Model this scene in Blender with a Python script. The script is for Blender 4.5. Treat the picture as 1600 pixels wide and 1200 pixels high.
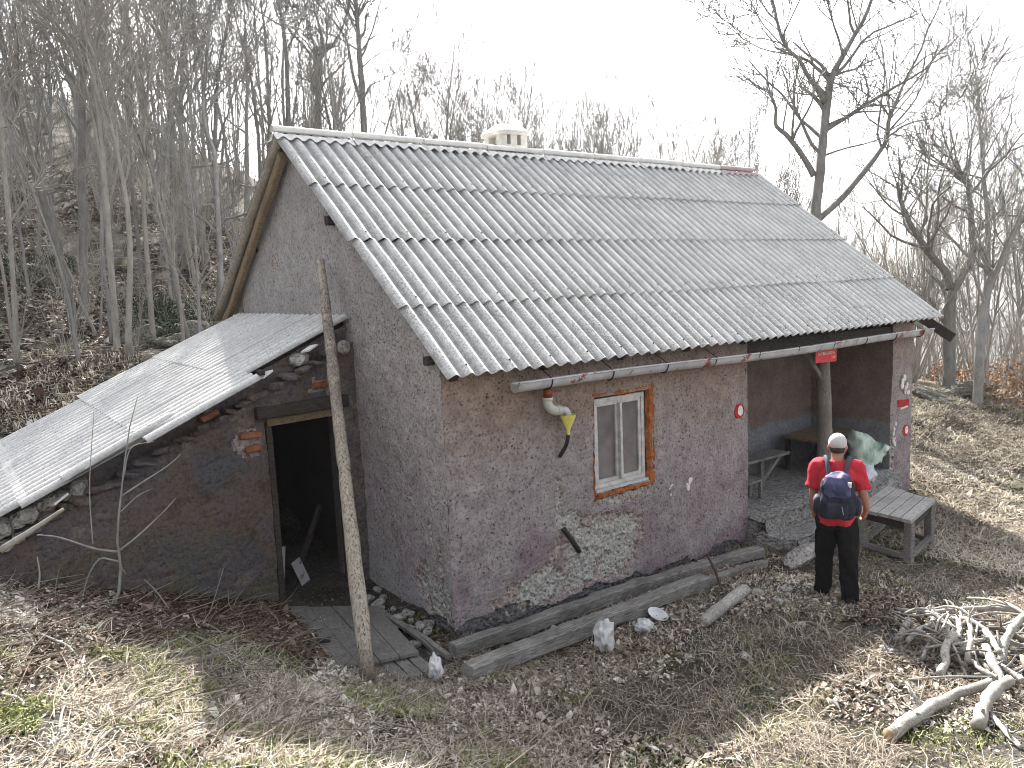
import bpy, bmesh, math, random
import numpy as np
from mathutils import Vector, Matrix

for _o in list(bpy.data.objects):
    bpy.data.objects.remove(_o, do_unlink=True)
SC = bpy.context.scene
COL = SC.collection
rng = np.random.default_rng(11)
random.seed(11)
PI = math.pi

# ------------------------------------------------------------------ camera
FPX, PITCH, ROLL, YAW = 1202.5, .128, -.043, .634
CAM = np.array([-3.774, -6.245, 3.571])
_cp, _sp = math.cos(PITCH), math.sin(PITCH)
FW = np.array([math.sin(YAW) * _cp, math.cos(YAW) * _cp, -_sp])
_r = np.array([math.cos(YAW), -math.sin(YAW), 0.0])
_u = np.cross(_r, FW)
RT = _r * math.cos(ROLL) + _u * math.sin(ROLL)
UP = -_r * math.sin(ROLL) + _u * math.cos(ROLL)
cam_d = bpy.data.cameras.new('camera')
cam = bpy.data.objects.new('camera', cam_d)
COL.objects.link(cam)
cam.matrix_world = Matrix(((RT[0], UP[0], -FW[0], CAM[0]), (RT[1], UP[1], -FW[1], CAM[1]),
                           (RT[2], UP[2], -FW[2], CAM[2]), (0, 0, 0, 1)))
cam_d.sensor_fit = 'HORIZONTAL'
cam_d.sensor_width = 36.0
cam_d.lens = FPX / 1600 * 36.0
cam_d.clip_start, cam_d.clip_end = .05, 3000
SC.camera = cam

# ------------------------------------------------------------------ sky, sun, exposure
SUN = np.array([.55, 1.07, 1.0])
SUN_EL = math.atan2(SUN[2], math.hypot(SUN[0], SUN[1]))
SUN_AZ = math.atan2(SUN[0], SUN[1])                 # from +Y towards +X
world = bpy.data.worlds.new('World')
SC.world = world
world.use_nodes = True
wn = world.node_tree.nodes
wl = world.node_tree.links
bg = wn['Background']
sky = wn.new('ShaderNodeTexSky')
sky.sky_type = 'NISHITA'
sky.sun_disc = False
sky.sun_elevation = SUN_EL
sky.sun_rotation = SUN_AZ
sky.altitude = 800
sky.air_density = 1.0
sky.dust_density = 4.0
sky.ozone_density = 1.0
hs = wn.new('ShaderNodeHueSaturation')
hs.inputs['Saturation'].default_value = .22
wl.new(sky.outputs[0], hs.inputs['Color'])
wl.new(hs.outputs[0], bg.inputs[0])
bg.inputs[1].default_value = .112
sun_d = bpy.data.lights.new('sun', 'SUN')
sun_d.energy = 5.0
sun_d.angle = math.radians(.6)
sun_d.color = (1.0, .95, .88)
sun_o = bpy.data.objects.new('sun', sun_d)
COL.objects.link(sun_o)
sun_o.location = (6, 14, 18)
sun_o.rotation_euler = Vector((-SUN[0], -SUN[1], -SUN[2])).to_track_quat('-Z', 'Y').to_euler()
SC.view_settings.view_transform = 'Standard'
SC.view_settings.look = 'None'
SC.view_settings.gamma = 1.0
SC.view_settings.use_curve_mapping = False
SC.view_settings.exposure = 1.95
SC.render.engine = 'CYCLES'
SC.cycles.use_denoising = True
SC.cycles.filter_width = 1.0
SC.cycles.max_bounces = 6
SC.cycles.diffuse_bounces = 3
SC.cycles.caustics_reflective = False
SC.cycles.caustics_refractive = False

# ------------------------------------------------------------------ pixels to directions
def ray(px, py):
    return FW + RT * (px - 800) / FPX + UP * (600 - py) / FPX

def on(px, py, axis, val):
    d = ray(px, py)
    return CAM + d * (val - CAM[axis]) / d[axis]

def at(px, py, depth):
    return CAM + ray(px, py) * depth

# ------------------------------------------------------------------ numeric noise
def _hash(ix, iy, iz, seed):
    h = (ix * 374761393 + iy * 668265263 + iz * 2147483647 + seed * 1274126177) & 0xffffffff
    h = ((h ^ (h >> 13)) * 1274126177) & 0xffffffff
    h = ((h ^ (h >> 16)) * 2246822519) & 0xffffffff
    return ((h ^ (h >> 15)) & 0xffffff) / float(0xffffff)

def vnoise(P, scale, seed=0):
    P = np.asarray(P, float) * scale
    I = np.floor(P).astype(np.int64)
    f = P - I
    f = f * f * (3 - 2 * f)
    out = 0
    for dx in (0, 1):
        for dy in (0, 1):
            for dz in (0, 1):
                w = (f[:, 0] if dx else 1 - f[:, 0]) * (f[:, 1] if dy else 1 - f[:, 1]) * (f[:, 2] if dz else 1 - f[:, 2])
                out = out + w * _hash(I[:, 0] + dx, I[:, 1] + dy, I[:, 2] + dz, seed)
    return out * 2 - 1

def fbm(P, scale, octs=4, seed=0, gain=.5):
    a, s, tot = 1.0, scale, 0
    for k in range(octs):
        tot = tot + a * vnoise(P, s, seed + k * 17)
        a *= gain
        s *= 2.03
    return tot

def sstep(a, b, x):
    t = np.clip((x - a) / (b - a), 0, 1)
    return t * t * (3 - 2 * t)

# ------------------------------------------------------------------ terrain
GC = np.array([
    (0.1, .2, -.06), (1.2, 0, -.1), (2, .2, -.12), (3.5, .1, -.13), (5, .1, -.16), (6.5, 0, -.12), (8, 0, -.22), (9.6, .2, -.30),
    (9.8, 2.5, -.15), (10.2, 5.5, .05), (6, 7.2, .6), (2, 7.2, 1.1), (-.5, 7.4, 1.5), (-3.3, 7.0, 1.55), (-5.5, 7, 1.7), (5, 3, -.1), (2, 3, .0),
    (.1, 1.2, .02), (-.3, 2.1, .06), (-1.0, 2.1, .1), (-1.8, 2.1, .36), (-2.56, 2.1, .63), (-3.3, 2.1, .91), (-4.3, 2.1, 1.3), (-6, 3, 1.7), (-2, 4.5, .5),
    (-1.05, .4, .06), (-1.05, -.25, .1), (-.3, -.6, .05), (-1.7, .5, .36), (-2.4, .6, .68), (-3.3, .4, 1.0), (-3.7, -1.6, 1.18), (-2.4, -1.2, .72),
    (-1.7, -1.6, .46), (-1.0, -1.6, .23), (0, -1.5, .06), (0, -2.8, .12), (1.5, -2.8, .1), (3.5, -2, .08), (3.2, -3.5, .12), (2.1, -4.2, .2), (5, -3.2, .02), (7, -2.5, -.22), (9, -1.5, -.48), (9.5, -4, -.5),
    (-1.0, -3.4, .55), (-2.4, -3.2, .95), (-3.8, -6.3, 1.9), (-1, -5.5, 1.3), (2, -6.5, .9), (6, -7, .2), (-6, -2, 1.6), (-7, -7, 2.4),
    (12, 1.0, -.15), (13.4, 1.9, .2), (15, .6, .1), (17, 2.6, .36), (16, -3, -.3), (22, 4, -.5), (14, 6, .3), (24, -6, -2.5),
    (-.9, 11.5, 2.6), (-2.5, 12.7, 2.5), (-6, 13, 2.9), (2, 11, 1.9), (6, 12, 1.5), (11, 12, .6), (-2, 20, 5.3), (-2, 30, 9.3), (0, 42, 14.5), (-12, 25, 8.3),
    (8, 22, 4.0), (12, 35, 8.3), (16, 18, 1.0), (24, 24, 0), (28, 12, -2.5), (35, 30, -3), (40, 5, -9), (45, 18, -9), (30, 45, 3), (-20, 10, 5), (-20, -10, 5), (20, -20, -3), (0, -20, 4),
    (60, 60, -12), (75, 20, -22), (60, -20, -22), (0, 80, 24), (-50, 50, 22), (-60, 0, 16), (40, 85, -2), (0, -60, 10)], float)

def _tps(r2):
    return np.where(r2 > 1e-12, r2 * np.log(np.maximum(r2, 1e-12)), 0) * .5
_n = len(GC)
_K = np.zeros((_n + 3, _n + 3))
_d2 = ((GC[:, None, :2] - GC[None, :, :2]) ** 2).sum(-1)
_K[:_n, :_n] = _tps(_d2) + np.eye(_n) * .02
_K[:_n, _n] = 1
_K[:_n, _n + 1:] = GC[:, :2]
_K[_n:, :_n] = _K[:_n, _n:].T
_W = np.linalg.solve(_K, np.concatenate([GC[:, 2], np.zeros(3)]))

def gz(x, y, rough=True):
    x = np.atleast_1d(np.asarray(x, float)).ravel()
    y = np.atleast_1d(np.asarray(y, float)).ravel()
    z = np.empty(len(x))
    for s in range(0, len(x), 20000):
        xx, yy = x[s:s + 20000], y[s:s + 20000]
        d2 = (xx[:, None] - GC[None, :, 0]) ** 2 + (yy[:, None] - GC[None, :, 1]) ** 2
        z[s:s + 20000] = _tps(d2) @ _W[:_n] + _W[_n] + _W[_n + 1] * xx + _W[_n + 2] * yy
    if rough:
        P = np.stack([x, y, np.zeros_like(x)], 1)
        d = np.hypot(x - 2, y + 1)
        z = z + fbm(P, 1.6, 3, 5) * .022 + fbm(P, .35, 2, 9) * (.03 + .25 * sstep(10, 40, d))
    return z

def gz1(x, y):
    return float(gz([x], [y])[0])

def on_ground(px, py, dz=0.0):
    d = ray(px, py)
    lo, hi = 3.0, 4.0
    while hi < 150:
        p = CAM + d * hi
        if p[2] < gz1(p[0], p[1]) + dz:
            break
        lo, hi = hi, hi + .4
    for _ in range(14):
        m = (lo + hi) / 2
        p = CAM + d * m
        if p[2] < gz1(p[0], p[1]) + dz:
            hi = m
        else:
            lo = m
    return CAM + d * hi

# ------------------------------------------------------------------ mesh building
class MB:
    def __init__(s):
        s.V, s.F, s.M, s.n = [], [], [], 0

    def add(s, V, F, mi=0):
        V = np.asarray(V, float)
        s.V.append(V)
        s.F += [tuple(int(i) + s.n for i in f) for f in F]
        s.M += [mi] * len(F) if np.isscalar(mi) else list(mi)
        s.n += len(V)
        return s

    def box(s, c, size, R=None, taper=1.0, mi=0, chamfer=0.0):
        hx, hy, hz = np.array(size, float) / 2
        if chamfer > 0:
            k = chamfer
            ring = [(-hx + k, -hy), (hx - k, -hy), (hx, -hy + k), (hx, hy - k), (hx - k, hy), (-hx + k, hy), (-hx, hy - k), (-hx, -hy + k)]
            ins = [(x * (1 - k / hx), y * (1 - k / hy)) for x, y in ring]
            V = [(x, y, -hz) for x, y in ins] + [(x, y, -hz + k) for x, y in ring] + [(x, y, hz - k) for x, y in ring] + [(x, y, hz) for x, y in ins]
            F = [tuple(range(7, -1, -1)), tuple(range(24, 32))]
            for l in range(3):
                F += [(l * 8 + i, l * 8 + (i + 1) % 8, l * 8 + 8 + (i + 1) % 8, l * 8 + 8 + i) for i in range(8)]
        else:
            V = [(-hx, -hy, -hz), (hx, -hy, -hz), (hx, hy, -hz), (-hx, hy, -hz), (-hx * taper, -hy * taper, hz), (hx * taper, -hy * taper, hz), (hx * taper, hy * taper, hz), (-hx * taper, hy * taper, hz)]
            F = [(3, 2, 1, 0), (4, 5, 6, 7), (0, 1, 5, 4), (1, 2, 6, 5), (2, 3, 7, 6), (3, 0, 4, 7)]
        V = np.array(V)
        if R is not None:
            V = V @ np.asarray(R).T
        return s.add(V + np.asarray(c, float), F, mi)

    def bar(s, a, b, w, h, up=(0, 0, 1), mi=0, segs=1, jit=0.0, seed=0, chamfer=0.0):
        """squared timber from a to b; w across, h along up"""
        a, b = np.asarray(a, float), np.asarray(b, float)
        t = b - a
        L = np.linalg.norm(t)
        t = t / L
        x = np.cross(t, np.asarray(up, float))
        x /= np.linalg.norm(x)
        y = np.cross(x, t)
        c = chamfer
        if c > 0:
            prof = [(-w / 2 + c, -h / 2), (w / 2 - c, -h / 2), (w / 2, -h / 2 + c), (w / 2, h / 2 - c), (w / 2 - c, h / 2), (-w / 2 + c, h / 2), (-w / 2, h / 2 - c), (-w / 2, -h / 2 + c)]
        else:
            prof = [(-w / 2, -h / 2), (w / 2, -h / 2), (w / 2, h / 2), (-w / 2, h / 2)]
        k = len(prof)
        V = []
        for i in range(segs + 1):
            o = a + t * L * i / segs
            for q in prof:
                V.append(o + x * q[0] + y * q[1])
        V = np.array(V)
        if jit:
            V = V + np.stack([vnoise(V, 3.1, seed + 1), vnoise(V, 3.1, seed + 2), vnoise(V, 3.1, seed + 3)], 1) * jit
        F = []
        for i in range(segs):
            F += [(i * k + j, i * k + (j + 1) % k, (i + 1) * k + (j + 1) % k, (i + 1) * k + j) for j in range(k)]
        F += [tuple(range(k - 1, -1, -1)), tuple(segs * k + j for j in range(k))]
        return s.add(V, F, mi)

    def tube(s, pts, rad, sides=6, cap=True, mi=0, jit=0.0, seed=0, flat=1.0):
        pts = np.asarray(pts, float)
        n = len(pts)
        rad = np.broadcast_to(np.asarray(rad, float), (n,))
        T = np.gradient(pts, axis=0)
        T /= np.maximum(np.linalg.norm(T, axis=1, keepdims=True), 1e-9)
        ref = np.array([0, 0, 1.0]) if abs(T[0][2]) < .9 else np.array([1.0, 0, 0])
        N = np.cross(T[0], ref)
        N /= np.linalg.norm(N)
        ang = np.arange(sides) * 2 * PI / sides
        ca, sa = np.cos(ang)[:, None], np.sin(ang)[:, None]
        V = np.empty((n, sides, 3))
        for i in range(n):
            N = N - T[i] * (N @ T[i])
            N /= max(np.linalg.norm(N), 1e-9)
            B = np.cross(T[i], N)
            V[i] = pts[i] + (ca * N * flat + sa * B) * rad[i]
        V = V.reshape(-1, 3)
        if jit:
            f = 1 + jit * fbm(V, 4.5, 3, seed)
            C = np.repeat(pts, sides, 0)
            V = C + (V - C) * f[:, None]
        F = []
        for i in range(n - 1):
            a, b = i * sides, (i + 1) * sides
            F += [(a + j, a + (j + 1) % sides, b + (j + 1) % sides, b + j) for j in range(sides)]
        if cap:
            F += [tuple(range(sides - 1, -1, -1)), tuple((n - 1) * sides + j for j in range(sides))]
        return s.add(V, F, mi)

    def loft(s, rings, cap=True, mi=0):
        """rings: list of (k,3) arrays of equal length"""
        k = len(rings[0])
        V = np.concatenate([np.asarray(r, float) for r in rings])
        F = []
        for i in range(len(rings) - 1):
            a, b = i * k, (i + 1) * k
            F += [(a + j, a + (j + 1) % k, b + (j + 1) % k, b + j) for j in range(k)]
        if cap:
            F += [tuple(range(k - 1, -1, -1)), tuple((len(rings) - 1) * k + j for j in range(k))]
        return s.add(V, F, mi)

    def grid(s, P, mi=0, keep=None):
        """P: (nu,nv,3) array of points"""
        nu, nv = P.shape[:2]
        F, M = [], []
        for i in range(nu - 1):
            for j in range(nv - 1):
                if keep is None or keep[i, j]:
                    F.append((i * nv + j, (i + 1) * nv + j, (i + 1) * nv + j + 1, i * nv + j + 1))
                    M.append(mi if np.isscalar(mi) else int(mi[i, j]))
        return s.add(P.reshape(-1, 3), F, M)

    def verts(s):
        return np.concatenate(s.V)

    def mesh(s, name, mats, origin=(0, 0, 0), smooth=False):
        V = s.verts() - np.asarray(origin, float)
        me = bpy.data.meshes.new(name)
        me.from_pydata(V.tolist(), [], s.F)
        for m in (mats if isinstance(mats, (list, tuple)) else [mats]):
            me.materials.append(m)
        if any(s.M):
            me.polygons.foreach_set('material_index', np.array(s.M, np.int32))
        if smooth:
            me.polygons.foreach_set('use_smooth', np.ones(len(me.polygons), bool))
        me.update()
        return me

    def build(s, name, mats, parent=None, smooth=False, origin=None, auto=None):
        """one mesh object; a part takes its thing's origin, a thing of one mesh its own base"""
        if parent is not None:
            org = ORG[parent.name]
        elif origin is not None:
            org = np.asarray(origin, float)
        else:
            V = s.verts()
            org = np.array([(V[:, 0].min() + V[:, 0].max()) / 2, (V[:, 1].min() + V[:, 1].max()) / 2, V[:, 2].min()])
        me = s.mesh(name, mats, org, smooth)
        o = link(name, me, parent)
        if parent is None:
            o.location = org
            ORG[o.name] = np.asarray(org, float)
        else:
            ORG[o.name] = org
        return o

ORG = {}

def link(name, data, parent=None):
    o = bpy.data.objects.new(name, data)
    COL.objects.link(o)
    if parent is not None:
        o.parent = parent
    return o

def thing(name, label, cat, loc, group=None):
    o = bpy.data.objects.new(name, None)
    o.empty_display_size = .2
    COL.objects.link(o)
    o.location = loc
    ORG[o.name] = np.asarray(loc, float)
    return tag(o, label, cat, group)

def tag(o, label=None, cat=None, group=None, kind=None):
    if label: o['label'] = label
    if cat: o['category'] = cat
    if group: o['group'] = group
    if kind: o['kind'] = kind
    return o

def np_mesh(name, V, F, mat, attr=None, smooth=False):
    """big meshes: V (n,3), F (m,k) all the same k; attr: per-vertex float"""
    me = bpy.data.meshes.new(name)
    V = np.ascontiguousarray(V, np.float32)
    F = np.ascontiguousarray(F, np.int32)
    m, k = F.shape
    me.vertices.add(len(V))
    me.vertices.foreach_set('co', V.ravel())
    me.loops.add(m * k)
    me.loops.foreach_set('vertex_index', F.ravel())
    me.polygons.add(m)
    me.polygons.foreach_set('loop_start', np.arange(m, dtype=np.int32) * k)
    me.update(calc_edges=True)
    me.validate()
    if attr is not None:
        a = me.attributes.new('tint', 'FLOAT', 'POINT')
        a.data.foreach_set('value', np.ascontiguousarray(attr, np.float32))
    me.materials.append(mat)
    if smooth:
        me.polygons.foreach_set('use_smooth', np.ones(m, bool))
    return me

def rotz(a):
    c, s = math.cos(a), math.sin(a)
    return np.array([[c, -s, 0], [s, c, 0], [0, 0, 1.0]])

def rotx(a):
    c, s = math.cos(a), math.sin(a)
    return np.array([[1.0, 0, 0], [0, c, -s], [0, s, c]])

def roty(a):
    c, s = math.cos(a), math.sin(a)
    return np.array([[c, 0, s], [0, 1.0, 0], [-s, 0, c]])

def smoothline(pts, n):
    """Catmull-Rom through pts"""
    pts = np.asarray(pts, float)
    P = np.vstack([2 * pts[0] - pts[1], pts, 2 * pts[-1] - pts[-2]])
    out = []
    segs = len(pts) - 1
    for i in range(n):
        t = i / (n - 1) * segs
        k = min(int(t), segs - 1)
        t -= k
        a, b, c, d = P[k:k + 4]
        out.append(.5 * (2 * b + (c - a) * t + (2 * a - 5 * b + 4 * c - d) * t * t + (3 * b - a - 3 * c + d) * t ** 3))
    return np.array(out)

# ------------------------------------------------------------------ materials
class NT:
    def __init__(s, name):
        s.m = bpy.data.materials.new(name)
        s.m.use_nodes = True
        s.n = s.m.node_tree.nodes
        s.l = s.m.node_tree.links
        s.b = s.n['Principled BSDF']
        s.pos = s.n.new('ShaderNodeNewGeometry').outputs['Position']

    def mapped(s, scale=(1, 1, 1), src=None):
        m = s.n.new('ShaderNodeMapping')
        m.inputs['Scale'].default_value = scale
        s.l.new(src or s.pos, m.inputs['Vector'])
        return m.outputs[0]

    def noise(s, scale, detail=4, rough=.55, vec=None, dist=0.0):
        t = s.n.new('ShaderNodeTexNoise')
        t.inputs['Scale'].default_value = scale
        t.inputs['Detail'].default_value = detail
        t.inputs['Roughness'].default_value = rough
        t.inputs['Distortion'].default_value = dist
        s.l.new(vec or s.pos, t.inputs['Vector'])
        return t.outputs[0]

    def voro(s, scale, feature='F1', vec=None):
        t = s.n.new('ShaderNodeTexVoronoi')
        t.feature = feature
        t.inputs['Scale'].default_value = scale
        s.l.new(vec or s.pos, t.inputs['Vector'])
        return t.outputs[0]

    def ramp(s, fac, stops):
        r = s.n.new('ShaderNodeValToRGB')
        e = r.color_ramp.elements
        while len(e) < len(stops):
            e.new(.5)
        for k, (p, c) in enumerate(stops):
            e[k].position = p
            c = (c, c, c) if np.isscalar(c) else c
            e[k].color = (*c, 1)
        s.l.new(fac, r.inputs[0])
        return r.outputs[0]

    def math(s, op, a, b=None, c=None):
        m = s.n.new('ShaderNodeMath')
        m.operation = op
        for k, v in enumerate((a, b, c)):
            if v is None:
                continue
            if np.isscalar(v):
                m.inputs[k].default_value = v
            else:
                s.l.new(v, m.inputs[k])
        return m.outputs[0]

    def mix(s, fac, a, b, blend='MIX'):
        m = s.n.new('ShaderNodeMix')
        m.data_type = 'RGBA'
        m.blend_type = blend
        for idx, v in ((0, fac), (6, a), (7, b)):
            if isinstance(v, (tuple, list)):
                m.inputs[idx].default_value = (*v, 1)
            elif np.isscalar(v):
                m.inputs[idx].default_value = v
            else:
                s.l.new(v, m.inputs[idx])
        return m.outputs[2]

    def xyz(s):
        x = s.n.new('ShaderNodeSeparateXYZ')
        s.l.new(s.pos, x.inputs[0])
        return x.outputs

    def maprange(s, v, a, b, c=0.0, d=1.0):
        m = s.n.new('ShaderNodeMapRange')
        s.l.new(v, m.inputs[0])
        for k, q in enumerate((a, b, c, d)):
            m.inputs[k + 1].default_value = q
        return m.outputs[0]

    def attr(s, name='tint'):
        a = s.n.new('ShaderNodeAttribute')
        a.attribute_name = name
        return a.outputs['Fac']

    def rand(s):
        return s.n.new('ShaderNodeObjectInfo').outputs['Random']

    def bump(s, h, strength=.5, dist=.02):
        b = s.n.new('ShaderNodeBump')
        b.inputs['Strength'].default_value = strength
        b.inputs['Distance'].default_value = dist
        s.l.new(h, b.inputs['Height'])
        s.l.new(b.outputs[0], s.b.inputs['Normal'])

    def out(s, color, rough=.9, spec=.25, metal=0.0):
        if isinstance(color, (tuple, list)):
            s.b.inputs['Base Color'].default_value = (*color, 1)
        else:
            s.l.new(color, s.b.inputs['Base Color'])
        if np.isscalar(rough):
            s.b.inputs['Roughness'].default_value = rough
        else:
            s.l.new(rough, s.b.inputs['Roughness'])
        s.b.inputs['Specular IOR Level'].default_value = spec
        s.b.inputs['Metallic'].default_value = metal
        return s.m

def simple(name, c1, c2, scale=8, rough=.85, spec=.25, metal=0, bump=.3, bscale=60, bdist=.005, lo=.35, hi=.65, stretch=(1, 1, 1)):
    t = NT(name)
    v = t.mapped(stretch)
    c = t.ramp(t.noise(scale, 5, .6, v), [(lo, c1), (hi, c2)])
    if bump:
        t.bump(t.noise(bscale, 4, .6, v), bump, bdist)
    return t.out(c, rough, spec, metal)

def plaster(name, front):
    t = NT(name)
    x, y, z = t.xyz()
    n1 = t.noise(1.1, 5, .6)
    n2 = t.noise(5.5, 5, .65)
    n3 = t.noise(27, 5, .75)
    base = t.ramp(n2, [(.3, (.32, .285, .282)), (.5, (.44, .40, .396)), (.72, (.55, .51, .50))])
    zz = t.math('ADD', z, t.math('MULTIPLY', t.math('SUBTRACT', n1, .5), 1.6))
    if front:   # rust-brown wash under the eaves, violet limewash left low down
        base = t.mix(t.math('MULTIPLY', t.maprange(zz, 1.55, 2.5), .8), base, t.ramp(n2, [(.3, (.32, .215, .155)), (.7, (.50, .37, .28))]))
        pf = t.math('MULTIPLY', t.maprange(zz, 1.25, .35), t.ramp(t.noise(1.7, 3, .5), [(.4, 0.0), (.55, 1.0)]))
        base = t.mix(t.math('MULTIPLY', pf, .75), base, t.ramp(n2, [(.3, (.23, .165, .19)), (.7, (.40, .305, .345))]))
    else:
        base = t.mix(t.math('MULTIPLY', t.maprange(zz, 2.5, 3.4), .8), base, t.ramp(n2, [(.3, (.36, .345, .34)), (.7, (.48, .465, .455))]))
        pf = t.math('MULTIPLY', t.maprange(zz, 2.2, 1.2), t.ramp(t.noise(1.3, 3, .5), [(.42, 0.0), (.6, 1.0)]))
        base = t.mix(t.math('MULTIPLY', pf, .6), base, t.ramp(n2, [(.3, (.34, .275, .31)), (.7, (.52, .435, .48))]))
        base = t.mix(t.math('MULTIPLY', t.maprange(zz, .9, .2), .7), base, (.40, .40, .405))
    pits = t.ramp(t.voro(17), [(.12, 1.0), (.24, 0.0)])
    pits = t.math('MULTIPLY', pits, t.ramp(t.noise(3.5, 2), [(.45, 0.0), (.55, 1.0)]))
    specks = t.ramp(n3, [(.36, 0.0), (.50, 1.0)])
    col = t.mix(t.math('MULTIPLY', t.math('SUBTRACT', 1.0, specks), .72), base, (.11, .092, .09))
    col = t.mix(t.math('MULTIPLY', pits, .7), col, (.07, .058, .055))
    lite = t.ramp(t.noise(55, 3, .6), [(.66, 0.0), (.74, 1.0)])
    col = t.mix(t.math('MULTIPLY', lite, .45), col, (.5, .46, .44))
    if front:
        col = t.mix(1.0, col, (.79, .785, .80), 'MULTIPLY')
    h = t.math('SUBTRACT', t.math('ADD', n3, t.math('MULTIPLY', t.noise(95, 3, .6), .5)), t.math('MULTIPLY', pits, .9))
    t.bump(h, 1.0, .022)
    return t.out(col, .95, .15)

def broken(name, c1, c2, c3):
    t = NT(name)
    n = t.noise(16, 6, .7)
    v = t.voro(22)
    c = t.ramp(n, [(.3, c1), (.5, c2), (.68, c3)])
    c = t.mix(t.ramp(v, [(.12, .85), (.3, 0.0)]), c, (.06, .052, .05))
    t.bump(t.math('ADD', t.math('MULTIPLY', v, 1.2), n), 1.0, .03)
    return t.out(c, .95, .15)

def wood(name, c1, c2, c3, stretch=(1, 1, 1), scale=3.0, bump=.5):
    t = NT(name)
    v = t.mapped(stretch)
    n = t.noise(scale * 4, 6, .65, v, .4)
    c = t.ramp(n, [(.3, c1), (.5, c2), (.72, c3)])
    c = t.mix(t.math('MULTIPLY', t.ramp(t.noise(2.2, 3), [(.45, 0.0), (.65, 1.0)]), .45), c, c1)
    c = t.mix(t.math('MULTIPLY', t.rand(), .25), c, c1)
    t.bump(n, bump, .012)
    return t.out(c, .88, .2)

def asbestos(name='fibre_cement_sheet', dirty=1.0):
    t = NT(name)
    n = t.noise(5, 5, .65)
    c = t.ramp(n, [(.3, (.60, .595, .58)), (.5, (.70, .695, .68)), (.75, (.80, .795, .78))])
    sp = t.ramp(t.noise(46, 5, .8), [(.42, 1.0), (.54, 0.0)])
    c = t.mix(t.math('MULTIPLY', sp, t.ramp(t.noise(2.4, 4, .6), [(.35, .4 * dirty), (.65, .95 * dirty)])), c, (.17, .168, .16))
    li = t.ramp(t.noise(21, 4, .6), [(.62, 0.0), (.7, 1.0)])
    c = t.mix(t.math('MULTIPLY', li, .55), c, (.24, .24, .225))
    c = t.mix(t.math('MULTIPLY', t.rand(), .22), c, (.40, .395, .385))
    # dirt washed into the valleys of the sheet
    tc = t.n.new('ShaderNodeTexCoord')
    ox = t.n.new('ShaderNodeSeparateXYZ')
    t.l.new(tc.outputs['Object'], ox.inputs[0])
    val = t.maprange(t.math('COSINE', t.math('MULTIPLY', ox.outputs[0], 2 * PI / .177)), -.45, .8)
    c = t.mix(t.math('MULTIPLY', val, t.ramp(t.noise(9, 5, .7), [(.3, .45), (.6, .9)])), c, (.20, .197, .188))
    t.bump(t.noise(120, 4, .7), .35, .004)
    return t.out(c, .9, .2)

def bark(name, c1, c2, lich=(.36, .36, .33)):
    t = NT(name)
    v = t.mapped((1, 1, .35))
    n = t.noise(9, 6, .65, v)
    c = t.ramp(n, [(.32, c1), (.66, c2)])
    c = t.mix(t.ramp(t.noise(3.2, 4, .6), [(.55, 0.0), (.68, .7)]), c, lich)
    c = t.mix(t.math('MULTIPLY', t.rand(), .35), c, c1)
    t.bump(n, .6, .02)
    return t.out(c, .92, .15)

def litter(name, stops, rough=.85):
    t = NT(name)
    c = t.ramp(t.attr(), stops)
    m = t.out(c, rough, .2)
    return m

def earth():
    t = NT('forest_soil')
    n = t.noise(2.2, 6, .65)
    f = t.noise(26, 5, .7)
    c = t.ramp(n, [(.30, (.03, .025, .021)), (.5, (.058, .049, .04)), (.7, (.11, .094, .076))])
    c = t.mix(t.ramp(f, [(.35, .75), (.6, 0.0)]), c, (.028, .024, .02))
    c = t.mix(t.ramp(t.noise(48, 3, .6), [(.58, 0.0), (.68, .8)]), c, (.34, .295, .24))
    # trodden grey dirt in the yard
    g = t.math('MULTIPLY', t.ramp(t.noise(.55, 4, .6), [(.42, 0.0), (.58, 1.0)]), .8)
    c = t.mix(g, c, t.ramp(f, [(.3, (.035, .033, .03)), (.7, (.15, .14, .125))]))
    moss = t.ramp(t.noise(.9, 4, .7), [(.56, 0.0), (.66, .5)])
    c = t.mix(moss, c, t.ramp(f, [(.3, (.07, .085, .03)), (.7, (.17, .18, .075))]))
    t.bump(t.math('ADD', f, t.noise(70, 3, .6)), .9, .03)
    return t.out(c, .95, .1)

def flat(name, c, rough=.6, spec=.3, metal=0.0):
    t = NT(name)
    n = t.noise(14, 4, .6)
    col = t.mix(t.math('MULTIPLY', t.ramp(n, [(.35, 1.0), (.65, 0.0)]), .35), c, tuple(q * .55 for q in c))
    t.bump(t.noise(60, 3), .15, .003)
    return t.out(col, rough, spec, metal)

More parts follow.
